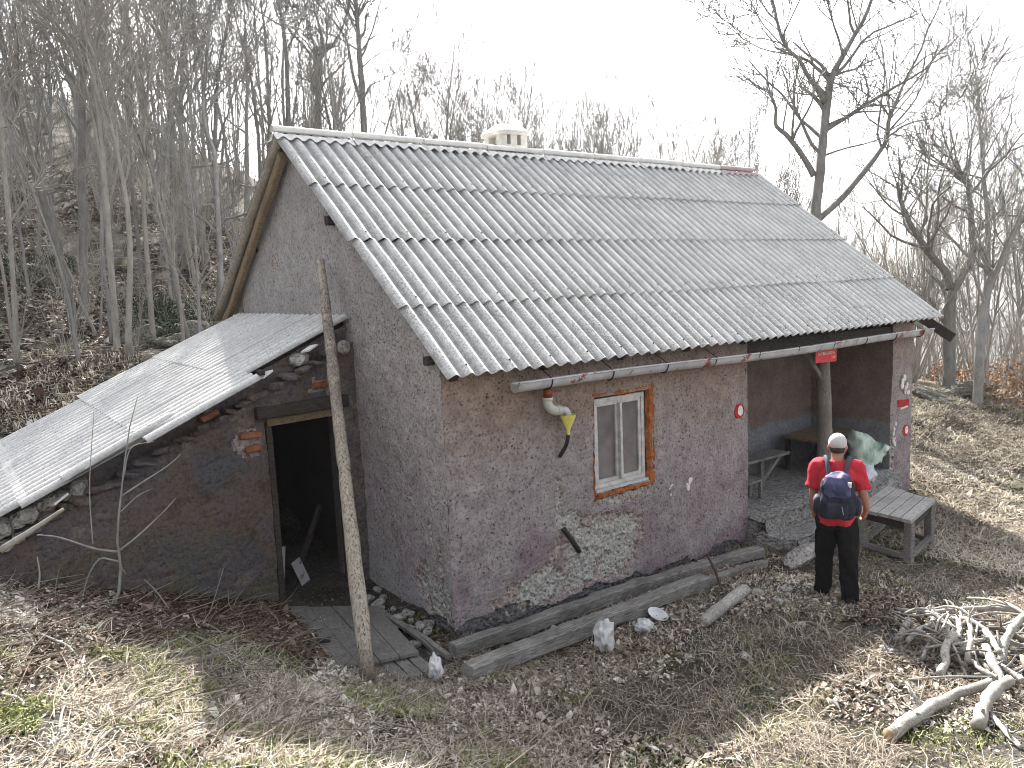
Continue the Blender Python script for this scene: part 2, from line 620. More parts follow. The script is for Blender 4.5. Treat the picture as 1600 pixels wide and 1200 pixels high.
M = {}
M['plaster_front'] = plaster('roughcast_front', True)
M['plaster_gable'] = plaster('roughcast_gable', False)
M['broken'] = broken('bare_concrete', (.24, .23, .22), (.42, .41, .385), (.58, .57, .54))
M['broken_red'] = broken('crumbled_plaster', (.19, .15, .14), (.36, .295, .275), (.52, .455, .425))
M['plinth'] = broken('old_plinth_concrete', (.07, .07, .075), (.14, .14, .145), (.22, .21, .20))
def shedrender():
    t = NT('shed_render')
    x, y, z = t.xyz()
    n = t.noise(2.1, 6, .7)
    f = t.noise(24, 5, .75)
    c = t.ramp(n, [(.28, (.075, .058, .05)), (.44, (.19, .148, .128)), (.54, (.17, .14, .152)), (.64, (.27, .228, .20)), (.76, (.36, .32, .29))])
    c = t.mix(t.ramp(t.noise(1.3, 4, .6), [(.5, 0.0), (.6, .8)]), c, (.13, .135, .155))
    zz = t.math('SUBTRACT', z, t.math('MULTIPLY', x, -.25))
    c = t.mix(t.math('MULTIPLY', t.ramp(t.noise(1.7, 4, .6), [(.46, 0.0), (.6, 1.0)]), t.maprange(z, 1.3, .5, 0.0, .6)), c, (.16, .165, .085))
    c = t.mix(t.ramp(f, [(.36, .75), (.52, 0.0)]), c, (.07, .058, .052))
    c = t.mix(t.ramp(t.noise(44, 4, .7), [(.62, 0.0), (.72, .5)]), c, (.46, .42, .38))
    t.bump(t.math('ADD', f, t.noise(9, 4, .6)), 1.0, .045)
    return t.out(c, .95, .12)
M['shed_plaster'] = shedrender()
def porchpaint():
    t = NT('porch_paint')
    x, y, z = t.xyz()
    n = t.noise(3, 5, .65)
    a = t.ramp(n, [(.3, (.16, .115, .105)), (.7, (.25, .195, .178))])
    b = t.ramp(n, [(.3, (.17, .178, .195)), (.7, (.27, .28, .30))])
    e = t.math('ADD', z, t.math('MULTIPLY', t.math('SUBTRACT', t.noise(2.5, 4), .5), .35))
    c = t.mix(t.maprange(e, .98, 1.06), b, a)
    c = t.mix(t.ramp(t.noise(22, 4, .7), [(.38, .5), (.52, 0.0)]), c, (.09, .075, .07))
    t.bump(t.noise(45, 4), .7, .015)
    return t.out(c, .95, .1)
M['porch_upper'] = porchpaint()
M['concrete'] = broken('worn_concrete', (.14, .137, .13), (.27, .265, .255), (.42, .41, .395))
M['sheet'] = asbestos()
M['sheet_shed'] = asbestos('shed_fibre_cement_sheet', .6)
M['ridge'] = simple('pale_ridge_tile', (.66, .655, .64), (.80, .795, .775), 7, .9, .2, 0, .3, 80, .004)
M['ridge_red'] = simple('faded_red_ridge_tile', (.42, .33, .33), (.54, .45, .45), 6, .9, .2, 0, .3, 60, .004)
M['chimney'] = simple('cream_chimney_render', (.56, .54, .50), (.74, .72, .68), 5, .95, .15, 0, .5, 40, .01)
M['wood_grey'] = wood('weathered_grey_timber', (.055, .052, .048), (.25, .24, .225), (.44, .43, .405), (.7, 9, 9), 2.6, .9)
M['wood_greyy'] = wood('weathered_grey_timber_b', (.10, .096, .09), (.20, .192, .18), (.31, .30, .28), (6, 1, 6))
def polewood():
    t = NT('barked_pole_wood')
    x, y, z = t.xyz()
    v = t.mapped((6, 6, .55))
    n = t.noise(8.8, 6, .65, v, .4)
    c = t.ramp(n, [(.34, (.06, .045, .04)), (.46, (.34, .295, .24)), (.72, (.55, .50, .42))])
    k = t.ramp(t.noise(5, 5, .7), [(.42, 0.0), (.52, 1.0)])
    zz = t.maprange(z, 1.7, 2.6)
    zt = t.maprange(z, 3.75, 3.45)
    c = t.mix(t.math('MULTIPLY', t.math('MULTIPLY', k, .55), t.math('MULTIPLY', zz, zt)), c, t.ramp(n, [(.35, (.07, .055, .055)), (.7, (.22, .19, .185))]))
    c = t.mix(t.maprange(z, .45, .1), c, (.09, .06, .05))
    t.bump(n, .8, .015)
    return t.out(c, .9, .15)
M['wood_pole'] = polewood()
_x = (lambda *a, **k: None)('barked_pole_wood', (.07, .052, .045), (.38, .33, .265), (.54, .49, .41), (16, 16, 1.5), 2.2)
M['wood_rafter'] = wood('pale_rafter_wood', (.17, .145, .115), (.32, .285, .235), (.44, .405, .345), (4, 1.3, 1.6))
M['wood_dark'] = wood('sooty_wood_and_shade', (.025, .022, .02), (.055, .047, .042), (.10, .085, .075), (1, 5, 5))  # dark timber; also colours the painted shade lining in the shed
M['wood_brown'] = wood('brown_door_wood', (.10, .072, .045), (.22, .165, .105), (.33, .26, .18), (2, 5, 5))
M['wood_table'] = wood('grey_table_boards', (.20, .195, .185), (.36, .352, .335), (.52, .51, .485), (1.5, 6, 6))
M['post'] = wood('grey_debarked_post', (.10, .088, .078), (.21, .19, .17), (.32, .295, .265), (8, 8, 1.2))
M['gutter'] = None
_x = (lambda *a, **k: None)('zinc_gutter', (.46, .465, .50), (.66, .665, .70), 4, .45, .5, .25, .15, 40, .003)
def zinc():
    t = NT('zinc_gutter')
    n = t.noise(4, 5, .6)
    c = t.ramp(n, [(.35, (.36, .365, .385)), (.65, (.52, .525, .545))])
    k = t.ramp(t.noise(3.2, 6, .72), [(.555, 0.0), (.60, 1.0)])
    c = t.mix(k, c, t.ramp(t.noise(30, 4), [(.3, (.14, .04, .022)), (.7, (.32, .11, .06))]))
    return t.out(c, .5, .4, .1)
M['gutter'] = zinc()
M['rust'] = simple('rusted_iron', (.14, .035, .018), (.30, .085, .045), 14, .9, .2, 0, .5, 70, .005)
M['orange'] = simple('rusty_orange_brick_reveal', (.16, .045, .015), (.44, .16, .055), 13, .92, .2, 0, .9, 50, .012, .3, .68)
M['brick'] = simple('orange_red_brick', (.15, .065, .042), (.34, .14, .085), 16, .9, .2, 0, .6, 60, .008)
M['frame'] = simple('chalky_white_window_paint', (.40, .395, .39), (.60, .595, .585), 12, .6, .3, 0, .2, 70, .003)
M['pvc'] = simple('grey_plastic_pipe', (.40, .40, .37), (.56, .56, .52), 9, .5, .4, 0, .1, 50, .002)
M['funnel'] = flat('yellow_plastic', (.72, .66, .16), .45, .4)
M['black'] = simple('black_rubber', (.012, .012, .013), (.03, .03, .032), 12, .55, .4, 0, .1)
M['red'] = flat('red_enamel', (.62, .03, .035), .5, .4)
M['red_paint'] = simple('red_trail_paint', (.30, .015, .02), (.50, .04, .045), 20, .85, .2, 0, .4, 60, .006)
M['white_paint'] = simple('white_trail_paint', (.60, .58, .56), (.80, .78, .76), 20, .85, .2, 0, .4, 60, .006)
M['white_plastic'] = simple('white_polythene', (.42, .42, .43), (.64, .64, .65), 6, .45, .4, 0, .5, 25, .01)
M['green_sack'] = simple('pale_green_polythene_sack', (.22, .33, .27), (.58, .66, .60), 5, .5, .4, 0, .6, 20, .012, .35, .6)
M['grey_sack'] = simple('grey_polythene_bag', (.42, .42, .48), (.62, .62, .68), 6, .5, .4, 0, .6, 20, .012)
M['stone'] = broken('lichened_limestone', (.20, .19, .175), (.36, .35, .33), (.52, .51, .48))
M['mossrock'] = broken('mossy_dark_rock', (.09, .09, .075), (.17, .17, .145), (.28, .275, .25))
M['soil'] = earth()
M['bark_grey'] = bark('grey_beech_bark', (.19, .186, .18), (.35, .345, .335))
M['bark_dark'] = bark('dark_oak_bark', (.15, .146, .14), (.28, .272, .26), (.22, .22, .19))
M['bark_brown'] = bark('brown_sapling_bark', (.10, .082, .07), (.22, .19, .165), (.32, .29, .25))
M['bark_pale'] = bark('pale_sapling_bark', (.24, .225, .20), (.42, .40, .365))
M['deadwood'] = wood('bleached_deadwood', (.13, .12, .105), (.38, .365, .335), (.66, .645, .60), (3, 3, 3), 5)
M['cutwood'] = simple('fresh_cut_wood', (.36, .22, .10), (.58, .42, .24), 12, .9, .2, 0, .4, 60, .006)
M['skin'] = simple('skin', (.36, .185, .125), (.43, .23, .16), 9, .55, .35, 0, .05)
M['shirt'] = simple('red_tshirt_cotton', (.44, .025, .042), (.60, .05, .072), 6, .9, .15, 0, .3, 30, .01)
M['trouser'] = simple('black_trouser_cloth', (.007, .007, .008), (.016, .016, .017), 6, .95, .1, 0, .3, 30, .01)
M['cap'] = simple('pale_grey_cap', (.50, .49, .50), (.62, .61, .62), 10, .9, .15, 0, .2, 60, .004)
M['hair'] = simple('short_dark_hair', (.03, .022, .018), (.07, .055, .045), 40, .8, .3, 0, .5, 120, .004)
M['pack'] = simple('navy_nylon', (.012, .013, .025), (.035, .036, .06), 6, .7, .3, 0, .4, 40, .006)
M['pack_blue'] = simple('blue_violet_nylon', (.03, .034, .09), (.085, .08, .17), 5, .65, .3, 0, .4, 35, .006, .4, .6)
M['pack_grey'] = simple('grey_strap_webbing', (.045, .048, .065), (.08, .083, .10), 8, .8, .25, 0, .2)
_t = NT('dusty_window_glass')
M['glass'] = _t.out(_t.ramp(_t.noise(6, 4), [(.3, (.10, .092, .098)), (.7, (.17, .158, .165))]), .15, .6)
M['leaf'] = litter('dead_leaves', [(0, (.08, .055, .042)), (.25, (.18, .13, .10)), (.5, (.32, .265, .215)), (.75, (.49, .44, .38)), (1, (.68, .64, .58))])
M['wetleaf'] = litter('damp_leaves', [(0, (.045, .028, .022)), (.4, (.10, .06, .045)), (.7, (.17, .11, .085)), (1, (.30, .23, .19))])
M['straw'] = litter('dry_grass', [(0, (.17, .14, .10)), (.4, (.36, .315, .24)), (.7, (.53, .485, .39)), (1, (.68, .64, .555))])
M['mat'] = litter('matted_brown_grass', [(0, (.08, .062, .045)), (.4, (.17, .138, .105)), (.7, (.28, .24, .19)), (1, (.42, .38, .32))])
M['green'] = litter('green_grass', [(0, (.085, .105, .035)), (.5, (.18, .205, .075)), (1, (.34, .345, .16))])
M['twig'] = litter('fallen_twigs', [(0, (.12, .095, .075)), (.5, (.30, .26, .215)), (1, (.50, .46, .40))])
M['evergreen'] = litter('dark_evergreen_leaves', [(0, (.022, .032, .02)), (.6, (.05, .065, .042)), (1, (.13, .15, .12))])
M['rustleaf'] = litter('rust_brown_leaves', [(0, (.16, .075, .035)), (.5, (.33, .18, .095)), (1, (.46, .32, .2))])
# ------------------------------------------------------------------ ground
def warp(n, lo, mid, hi, k):
    t = np.linspace(-1, 1, n)
    s = np.sinh(k * t) / math.sinh(k)
    return np.where(s < 0, mid + s * (mid - lo), mid + s * (hi - mid))
_gx = warp(440, -120, .6, 190, 6.6)
_gy = warp(440, -110, -.6, 190, 6.6)
_X, _Y = np.meshgrid(_gx, _gy, indexing='ij')
_Z = gz(_X.ravel(), _Y.ravel())
_P = np.stack([_X.ravel(), _Y.ravel(), _Z], 1)
_near = np.hypot(_X.ravel() - 1, _Y.ravel() + 1) < 9
_P[_near, 2] += fbm(_P[_near], 9, 3, 31) * .012
_i = (np.arange(439)[:, None] * 440 + np.arange(439)[None, :]).ravel()
ground = link('ground', np_mesh('ground', _P, np.stack([_i, _i + 440, _i + 441, _i + 1], 1), M['soil'], smooth=True))
tag(ground, 'uneven brown ground of soil, leaves and dry grass around the hut', kind='structure')

# ------------------------------------------------------------------ the hut
XG, YW = .12, .22                        # gable plane and front plane
EZ, RZ, RY = 2.70, 5.627, 3.732          # eave height, ridge height and position
WP, LW = .177, 57 * .177                 # wave pitch, roof length
SL = math.hypot(RY, RZ - EZ)
SC_, SS_ = RY / SL, (RZ - EZ) / SL
hut = thing('stone_hut', 'old stone mountain hut with mauve roughcast walls and grey corrugated roof', 'hut', (XG, YW, -.1))

def wallgrid(u0, u1, v0, v1, step):
    nu, nv = int(round((u1 - u0) / step)) + 1, int(round((v1 - v0) / step)) + 1
    return np.meshgrid(np.linspace(u0, u1, nu), np.linspace(v0, v1, nv), indexing='ij')

def ell(u, v, lst):
    m = np.full(u.shape, -9.0)
    for cu, cv, ru, rv in lst:
        m = np.maximum(m, 1 - ((u - cu) / ru) ** 2 - ((v - cv) / rv) ** 2)
    return m

def wobble(P, amp=.006):
    return np.stack([fbm(P, 7, 3, 3), fbm(P, 7, 3, 4), fbm(P, 7, 3, 6)], 1) * amp + np.stack([fbm(P, .9, 2, 13), fbm(P, .9, 2, 14), np.zeros(len(P))], 1) * .014

def roughwall(name, P, nrm, mask, strip, mats, keep, parent, grit=.006):
    """displaced wall skin; mask>.1 crumbled, >.4 bare; strip>0 plinth"""
    sh = P.shape[:2]
    Q = P.reshape(-1, 3)
    m = mask.ravel() + .55 * fbm(Q, 3.1, 4, 21) + .25 * fbm(Q, 14, 2, 23)
    st = strip.ravel() + .10 * fbm(Q, 3.3, 3, 27)
    inset = .030 * sstep(.1, .3, m) + .03 * sstep(0, .03, st)
    g = fbm(Q, 17, 3, 41) * (grit + .012 * sstep(.1, .3, m)) + fbm(Q, 40, 2, 44) * .0035
    D = Q + wobble(Q) + np.asarray(nrm)[None, :] * (g - inset)[:, None]
    mi = np.zeros(len(Q), int)
    mi[m > .12] = 2
    mi[m > .45] = 1
    mi[st > .02] = 3
    mb = MB()
    mb.grid(D.reshape(*sh, 3), mi.reshape(sh)[:-1, :-1], keep)
    return mb.build(name, mats, parent, smooth=False)

# front wall with the window opening
WX0, WX1, WZ0, WZ1 = 2.11, 3.05, 1.12, 2.25
PX0, PX1, PY1 = 4.95, 8.8, 1.68                  # porch recess
U, V = wallgrid(XG, PX0, -.42, 2.86, .0255)
P = np.stack([U, np.full(U.shape, YW), V], 2)
mask = ell(U, V, [(2.5, 1.0, .5, .12), (1.95, .52, .62, .42), (1.45, .22, .85, .25), (2.35, .45, .48, .45), (1.56, 1.05, .06, .4), (1.75, .8, .2, .2), (1.1, .1, .5, .12)])
strip = np.where(U < 1.1, .14, .04 - .03 * (U - 1)) - V
cu, cv = (U[:-1, :-1] + U[1:, 1:]) / 2, (V[:-1, :-1] + V[1:, 1:]) / 2
keep = ~((cu > WX0) & (cu < WX1) & (cv > WZ0) & (cv < WZ1))
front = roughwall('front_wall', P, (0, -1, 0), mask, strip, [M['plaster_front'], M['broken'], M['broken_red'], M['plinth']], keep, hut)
core = MB()
for a, b, c, d in ((XG + .4, WX0 - .02, -.5, 2.8), (WX1 + .02, PX0 - .02, -.5, 2.8), (WX0 - .02, WX1 + .02, -.5, WZ0 - .02), (WX0 - .02, WX1 + .02, WZ1 + .02, 2.8)):
    core.box(((a + b) / 2, YW + .27, (c + d) / 2), (b - a, .4, d - c))
core.build('wall_core', M['broken_red'], hut)
core = MB()
for q in ((PX0 - .02, PX0 + .004, YW, PY1 + .2, -.4, 2.7),):
    core.box(((q[0] + q[1]) / 2, (q[2] + q[3]) / 2, (q[4] + q[5]) / 2), (q[1] - q[0], q[3] - q[2], q[5] - q[4]))
core.build('porch_return_wall', M['plaster_front'], hut)

def rooftop(y):
    return np.where(y < RY, EZ + y * (RZ - EZ) / RY, RZ - .674 * (y - RY)) - .05

# gable wall facing the shed
YB = 6.15
U, V = wallgrid(YW, YB, -.42, 5.62, .0302)
V2 = np.minimum(V, rooftop(U))
P = np.stack([np.full(U.shape, XG), U, V2], 2)
mask = ell(U, V2, [(.5, .25, .32, .34), (.42, .75, .08, .22), (.75, .45, .25, .25), (.62, 1.05, .03, .1), (4.6, 4.0, .1, .12), (1.0, 1.35, .05, .03)])
strip = np.where(U < 1.2, .12, .02) - V2
keep = (V[:-1, :-1] < rooftop(U[:-1, :-1]) - .001) | (V[:-1, :-1] < rooftop(U[1:, 1:]) - .001)
roughwall('gable_wall', P[:, :, :], (-1, 0, 0), mask, strip, [M['plaster_gable'], M['broken'], M['broken_red'], M['plinth']], keep, hut)
core = MB()
def prism(mb, x0, x1, prof):
    k = len(prof)
    Vv = [(x0, a, b) for a, b in prof] + [(x1, a, b) for a, b in prof]
    mb.add(Vv, [tuple(range(k)), tuple(range(2 * k - 1, k - 1, -1))] + [(i, k + i, k + (i + 1) % k, (i + 1) % k) for i in range(k)])
gprof = [(YW + .1, -.45), (YB - .05, -.45), (YB - .05, float(rooftop(YB - .05)) - .08), (RY, RZ - .15), (YW + .1, float(rooftop(YW + .1)) - .08)]
prism(core, XG + .07, XG + .42, gprof)
core.build('gable_core', M['broken_red'], hut)
core = MB()
prism(core, 9.1, 9.5, [(YW + .05, -.6)] + gprof[1:])
core.box((5.0, YB, 1.2), (9.0, .4, 3.6))
core.build('rear_wall', M['plaster_gable'], hut)

# porch: back wall, right side wall, pillar, floor, ceiling
def porchwall(name, corner, du, w):
    u, v = wallgrid(0, w, -.3, 2.66, .06)
    Pp = np.asarray(corner)[None, None, :] + u[:, :, None] * np.asarray(du)[None, None, :] + v[:, :, None] * np.array([0, 0, 1.0])
    Q = Pp.reshape(-1, 3)
    D = Q + wobble(Q, .009)
    mb = MB()
    mb.grid(D.reshape(Pp.shape))
    return mb.build(name, M['porch_upper'], hut, smooth=True)
porchwall('porch_back_wall', (PX0, PY1, 0), (1, 0, 0), PX1 - PX0)
porchwall('porch_side_wall', (PX1, PY1, 0), (0, -1, 0), PY1 - YW)
U, V = wallgrid(PX1, 9.5, -.6, 2.66, .035)
P = np.stack([U, np.full(U.shape, YW), V], 2)
pil = roughwall('corner_pillar', P, (0, -1, 0), ell(U, V, [(8.86, .5, .07, .5), (9.2, 1.62, .16, .18)]), -.35 - V, [M['plaster_front'], M['broken'], M['broken_red'], M['plinth']], None, hut)
mb = MB()
u, v = wallgrid(PX0 + .01, PX1 - .005, .02, PY1 - .005, .07)
Q = np.stack([u, v, np.full(u.shape, .22)], 2).reshape(-1, 3)
Q[:, 2] += fbm(Q, 2.5, 3, 61) * .012
Q[:, 1] -= sstep(.3, 0, Q[:, 1]) * (.05 * fbm(Q, 4, 3, 63) + .03)
Q[:, 2] -= sstep(.22, .02, Q[:, 1]) * (.04 + .05 * fbm(Q, 6, 2, 65))
G = Q.reshape(*u.shape, 3)
mb.grid(G)
e = G[:, 0, :]
rows = np.stack([e + np.array([0, -.05 * t, -.13 * k]) for k, t in enumerate((0, .5, .9, 1.2))], 1)
rq = rows.reshape(-1, 3)
rq[:, 1] += fbm(rq, 7, 3, 67) * .04
mb.grid(rq.reshape(rows.shape)[:, ::-1, :])
mb.build('porch_floor', M['concrete'], hut, smooth=False)
mb = MB()
mb.box(((PX0 + PX1) / 2, .82, -.14), (PX1 - PX0 - .02, 1.5, .64))
mb.build('porch_base', M['concrete'], hut)
mb = MB()
mb.box(((PX0 + PX1) / 2, 1.0, 2.70), (PX1 - PX0, 1.5, .04))
mb.build('porch_ceiling', M['wood_dark'], hut)
mb = MB()
mb.bar((PX0 - .1, YW + .13, 2.57), (9.45, YW + .13, 2.53), .2, .2, segs=8, jit=.01, chamfer=.015)
mb.build('porch_lintel_beam', M['wood_dark'], hut)
# doorstep in front of the porch
mb = MB()
u, v = wallgrid(0, 1, 0, 1, .06)
Q = np.array([4.88, .02, 0]) + u[:, :, None] * np.array([1.95, -.18, 0]) + v[:, :, None] * np.array([.22, -.48, 0])
Q[:, :, 2] = .035 + fbm(Q.reshape(-1, 3), 3, 3, 71).reshape(u.shape) * .03
mb.grid(Q[:, ::-1])
e = Q[:, -1, :]
r2 = np.stack([e, e + (0, -.01, -.07), e + (0, .01, -.26)], 1)
rq = r2.reshape(-1, 3)
rq[:, 1] += fbm(rq, 6, 3, 73) * .03
mb.grid(rq.reshape(r2.shape)[:, ::-1])
e = Q[0]
r2 = np.stack([e, e + (-.01, 0, -.25)], 1)
mb.grid(r2)
mb.build('doorstep', M['concrete'], hut)
# post and brace
pb, ptp = np.array([7.05, .36, .2]), np.array([6.98, .36, 2.46])
pts = smoothline([pb, pb + (.04, 0, .7), pb + (-.02, 0, 1.5), ptp], 14)
mb = MB()
mb.tube(pts, np.linspace(.125, .10, 14), 12, jit=.12, seed=4)
post = mb.build('porch_post', M['post'], hut, smooth=True)
mb = MB()
mb.bar((6.95, .36, 1.95), (6.45, .36, 2.45), .08, .08, up=(0, 1, 0), chamfer=.01)
mb.build('knee_brace', M['post'], hut)

# -------- roof: every sheet an object, shared mesh
def sheet_mesh(waves, length, mat='sheet', name='corrugated_sheet', seg=10, amp=.0255):
    n = waves * seg + 1
    x = np.linspace(0, waves * WP, n)
    z = -amp * np.cos(2 * PI * x / WP)
    nx = -amp * 2 * PI / WP * np.sin(2 * PI * x / WP)
    nn = np.stack([nx, np.zeros(n), np.ones(n)], 1)
    nn /= np.linalg.norm(nn, axis=1, keepdims=True)
    vs = (0, length / 2, length)
    mb = MB()
    top = np.stack([np.stack([x, np.full(n, q), z + (.004 if k == 1 else 0)], 1) for k, q in enumerate(vs)], 1)
    bot = top - nn[:, None, :] * .008
    mb.grid(top)
    mb.grid(bot[:, ::-1])
    mb.grid(np.stack([bot[:, 0], top[:, 0]], 1))
    mb.grid(np.stack([top[:, -1], bot[:, -1]], 1))
    mb.grid(np.stack([bot[0], top[0]], 0)[:, ::-1])
    mb.grid(np.stack([bot[-1], top[-1]], 0))
    me = mb.mesh(name, M[mat])
    sm = np.zeros(len(me.polygons), bool)
    sm[:(n - 1) * 4] = True
    me.polygons.foreach_set('use_smooth', sm)
    return me
SH = {w: sheet_mesh(w, 1.25) for w in (3, 6)}
SHS = {w: sheet_mesh(w, 1.25, 'sheet_shed') for w in (1, 2, 5, 6)}

def place(name, me, parent, o, ex, ey, sc=1.0):
    ex, ey = np.asarray(ex, float), np.asarray(ey, float)
    ex = ex / np.linalg.norm(ex)
    ey = ey - ex * (ex @ ey)
    ey /= np.linalg.norm(ey)
    ez = np.cross(ex, ey)
    ob = link(name, me, parent)
    o = np.asarray(o, float) - ORG[parent.name]
    ob.matrix_local = Matrix(((ex[0], ey[0] * sc, ez[0], o[0]), (ex[1], ey[1] * sc, ez[1], o[1]), (ex[2], ey[2] * sc, ez[2], o[2]), (0, 0, 0, 1)))
    return ob

NRM = np.array([0, -SS_, SC_])
UPS = np.array([0, SC_, SS_])
mb = MB()
for k in range(9):
    x0 = .25 + k * 1.15
    a = np.array([x0, .1, EZ + .1 * SS_ / SC_]) - NRM * .12
    mb.bar(a, a + UPS * (SL - .2), .09, .1, up=NRM)
roof = mb.build('roof_frame', M['wood_dark'], hut)
rows = [0.0, 1.096, 2.310, 3.494]
shift = [.055, .02, -.03, -.065]
screws = MB()
for r, v0 in enumerate(rows):
    for c in range(10):
        w = 6 if c < 9 else 3
        x0 = c * 6 * WP + shift[r] * (1 - c / 9) + rng.uniform(-.004, .004)
        lift = .027 + rng.uniform(-.004, .006)
        vv = v0 + rng.uniform(-.008, .008)
        o = np.array([x0, 0, EZ]) + UPS * vv + NRM * lift
        ey = UPS * 1.25 - NRM * (lift - .003)
        place('roof_sheet', SH[w], roof, o, (1, rng.uniform(-.002, .002), rng.uniform(-.002, .002)), ey)
        for wv in range(1, w, 3) if w == 6 else (1,):
            sx = x0 + (wv - .5 + .5 * (wv % 2 == 0)) * WP
            sx = x0 + (wv + .5) * WP
            q = np.array([sx, 0, EZ]) + UPS * (vv + .12) + NRM * (lift + .026)
            screws.tube([q - NRM * .006, q + NRM * .008], [.011, .009], 6)
# the broken corner laid with a spare piece near the far eave
place('roof_sheet', SH[3], roof, np.array([7.62, 0, EZ]) + UPS * .42 + NRM * .035, (1, 0, 0), UPS * 1.0 - NRM * .02, .75)
tag(screws.build('roof_screws', M['black'], roof), kind='stuff')
# rear slope
RS = np.array([0, 1, -.674]) / math.hypot(1, .674)
n = 57 * 6 + 1
xx = np.linspace(-.06, LW, n)
zz = -.0255 * np.cos(2 * PI * xx / WP)
mb = MB()
tp = [np.stack([xx, np.full(n, RY + RS[1] * q), RZ + RS[2] * q + zz], 1) for q in (0, 1.4, 2.8, 4.15)]
mb.grid(np.stack(tp, 1)[:, ::-1])
mb.build('rear_roof', M['sheet'], roof, smooth=True)
# ridge tiles with a fluted apron
def ridge_tile(L, nw):
    mb = MB()
    a = np.linspace(-.2 * PI, 1.2 * PI, 10)
    prof = np.stack([np.cos(a) * .065, np.sin(a) * .05 + .035], 1)
    mb.grid(np.stack([np.stack([np.full(10, x), prof[:, 0], prof[:, 1]], 1) for x in (0, L)], 0))
    m = nw * 8 + 1
    x = np.linspace(0, L, m)
    w = -.022 * np.cos(2 * PI * x / WP)
    for sgn, sl in ((-1, (RZ - EZ) / RY), (1, .674)):
        g = []
        for q, lift in ((.055, .02), (.10, .028), (.17, .034)):
            g.append(np.stack([x, np.full(m, sgn * q), -q * sl + lift + w * (0 if q < .06 else 1)], 1))
        mb.grid(np.stack(g, 1)[:, ::sgn])
    return mb
rt = ridge_tile(6 * WP + .03, 6).mesh('ridge_tile', M['ridge'], smooth=True)
rtr = ridge_tile(6 * WP + .03, 6).mesh('ridge_tile', M['ridge_red'], smooth=True)
for k in range(9):
    o = place('ridge_tile', rt if k < 8 else rtr, roof, (-.09 + k * 1.115, RY, RZ + .022 + rng.uniform(-.008, .012)), (1, 0, rng.uniform(-.006, .006)), (0, 1, 0))
o['label'] = 'faded red ridge tile at the far end of the ridge'

# verge: rafters of the rear slope beyond the gable, purlin stubs
vr = []
mb = MB()
a, b = np.array([-.03, RY - .05, RZ - .09]), np.array([-.02, 7.1, RZ - .674 * (7.1 - RY) - .12])
mb.tube(smoothline([a, (a + b) / 2 + (0, 0, .02), b], 16), np.linspace(.055, .075, 16), 9, jit=.18, seed=8)
mb.build('verge_pole', M['wood_rafter'], roof, smooth=True)
mb = MB()
for dx, dz in ((-.02, -.19),):
    mb.bar(a + (dx + .06, 0, dz), b + (dx + .06, -.15, dz), .09, .13, segs=6, jit=.01, chamfer=.012)
mb.build('verge_rafter', M['wood_brown'], roof)
for y, z, w in ((5.3, 4.28, .13), (2.5, 4.42, .11), (.36, 2.86, .09)):
    mb = MB()
    mb.bar((.03, y, z), (.3, y, z), w, w, chamfer=.015)
    mb.build('purlin_end', M['wood_dark'], roof)
mb = MB()
va, vb = on(1452, 504, 0, 10.02), on(1489, 528, 0, 10.02)
mb.bar(va + (va - vb) * 1.2, vb, .05, .17, up=NRM, chamfer=.008)
mb.build('verge_board', M['wood_dark'], roof)

# chimney behind the ridge
CX, CY = 4.08, 4.32
ch = MB()
ch.box((CX, CY, 5.45), (.54, .46, .78))
chim = ch.build('chimney', M['chimney'], hut)
for dx, dy in ((-.205, -.17), (.0, -.17), (.205, -.17), (-.205, .17), (.0, .17), (.205, .17)):
    mb = MB()
    mb.box((CX + dx, CY + dy, 5.925), (.13, .12, .17))
    mb.build('cowl_pillar', M['chimney'], chim)
mb = MB()
sh = lambda x, y, z: [(CX + x * np.sign(math.cos(q)) * abs(math.cos(q)) ** .5, CY + y * np.sign(math.sin(q)) * abs(math.sin(q)) ** .5, z + .012 * math.cos(q)) for q in np.linspace(0, 2 * PI, 28, endpoint=False)]
mb.loft([sh(.33, .29, 6.0), sh(.36, .32, 6.01), sh(.37, .33, 6.05), sh(.25, .22, 6.14), sh(.2, .17, 6.18), sh(.1, .08, 6.19)])
mb.build('cowl_slab', M['chimney'], chim)
mb = MB()
mb.box((CX, CY, 5.86), (.3, .2, .06))
mb.build('flue', M['black'], chim)

# gutter and its brackets
g0, g1 = on(803, 599, 1, .04), on(1452, 514, 1, .04)
n = 60
t = np.linspace(0, 1, n)
ctr = g0[None] + (g1 - g0)[None] * t[:, None]
ctr[:, 2] += .012 * np.sin(t * 9) - .012 * np.sin(PI * t)
a = np.linspace(PI * 1.02, 2 * PI - .05, 9)
prof = np.stack([np.cos(a) * .085, np.sin(a) * .10], 1)
outer = ctr[:, None, :] + np.stack([np.zeros(9), prof[:, 0], prof[:, 1]], 1)[None]
inner = ctr[:, None, :] + np.stack([np.zeros(9), prof[:, 0] * .95, prof[:, 1] * .95], 1)[None]
mb = MB()
Q = outer.reshape(-1, 3)
rustm = (fbm(Q, 2.6, 3, 81) + .35 * fbm(Q, 12, 2, 82) > .42) | ((Q[:, 0] < g0[0] + .75) & (fbm(Q, 5, 2, 83) > -.35) & (np.tile(np.arange(9), n) > 2))
mb.grid(outer)
mb.grid(inner[:, ::-1])
mb.grid(np.stack([inner[:, 0], outer[:, 0]], 1))
mb.tube(ctr + (0, -.085, .004), .011, 6)
mb.add(outer[0], [tuple(range(9))])
gut = mb.build('gutter', [M['gutter'], M['rust']], hut, smooth=True)
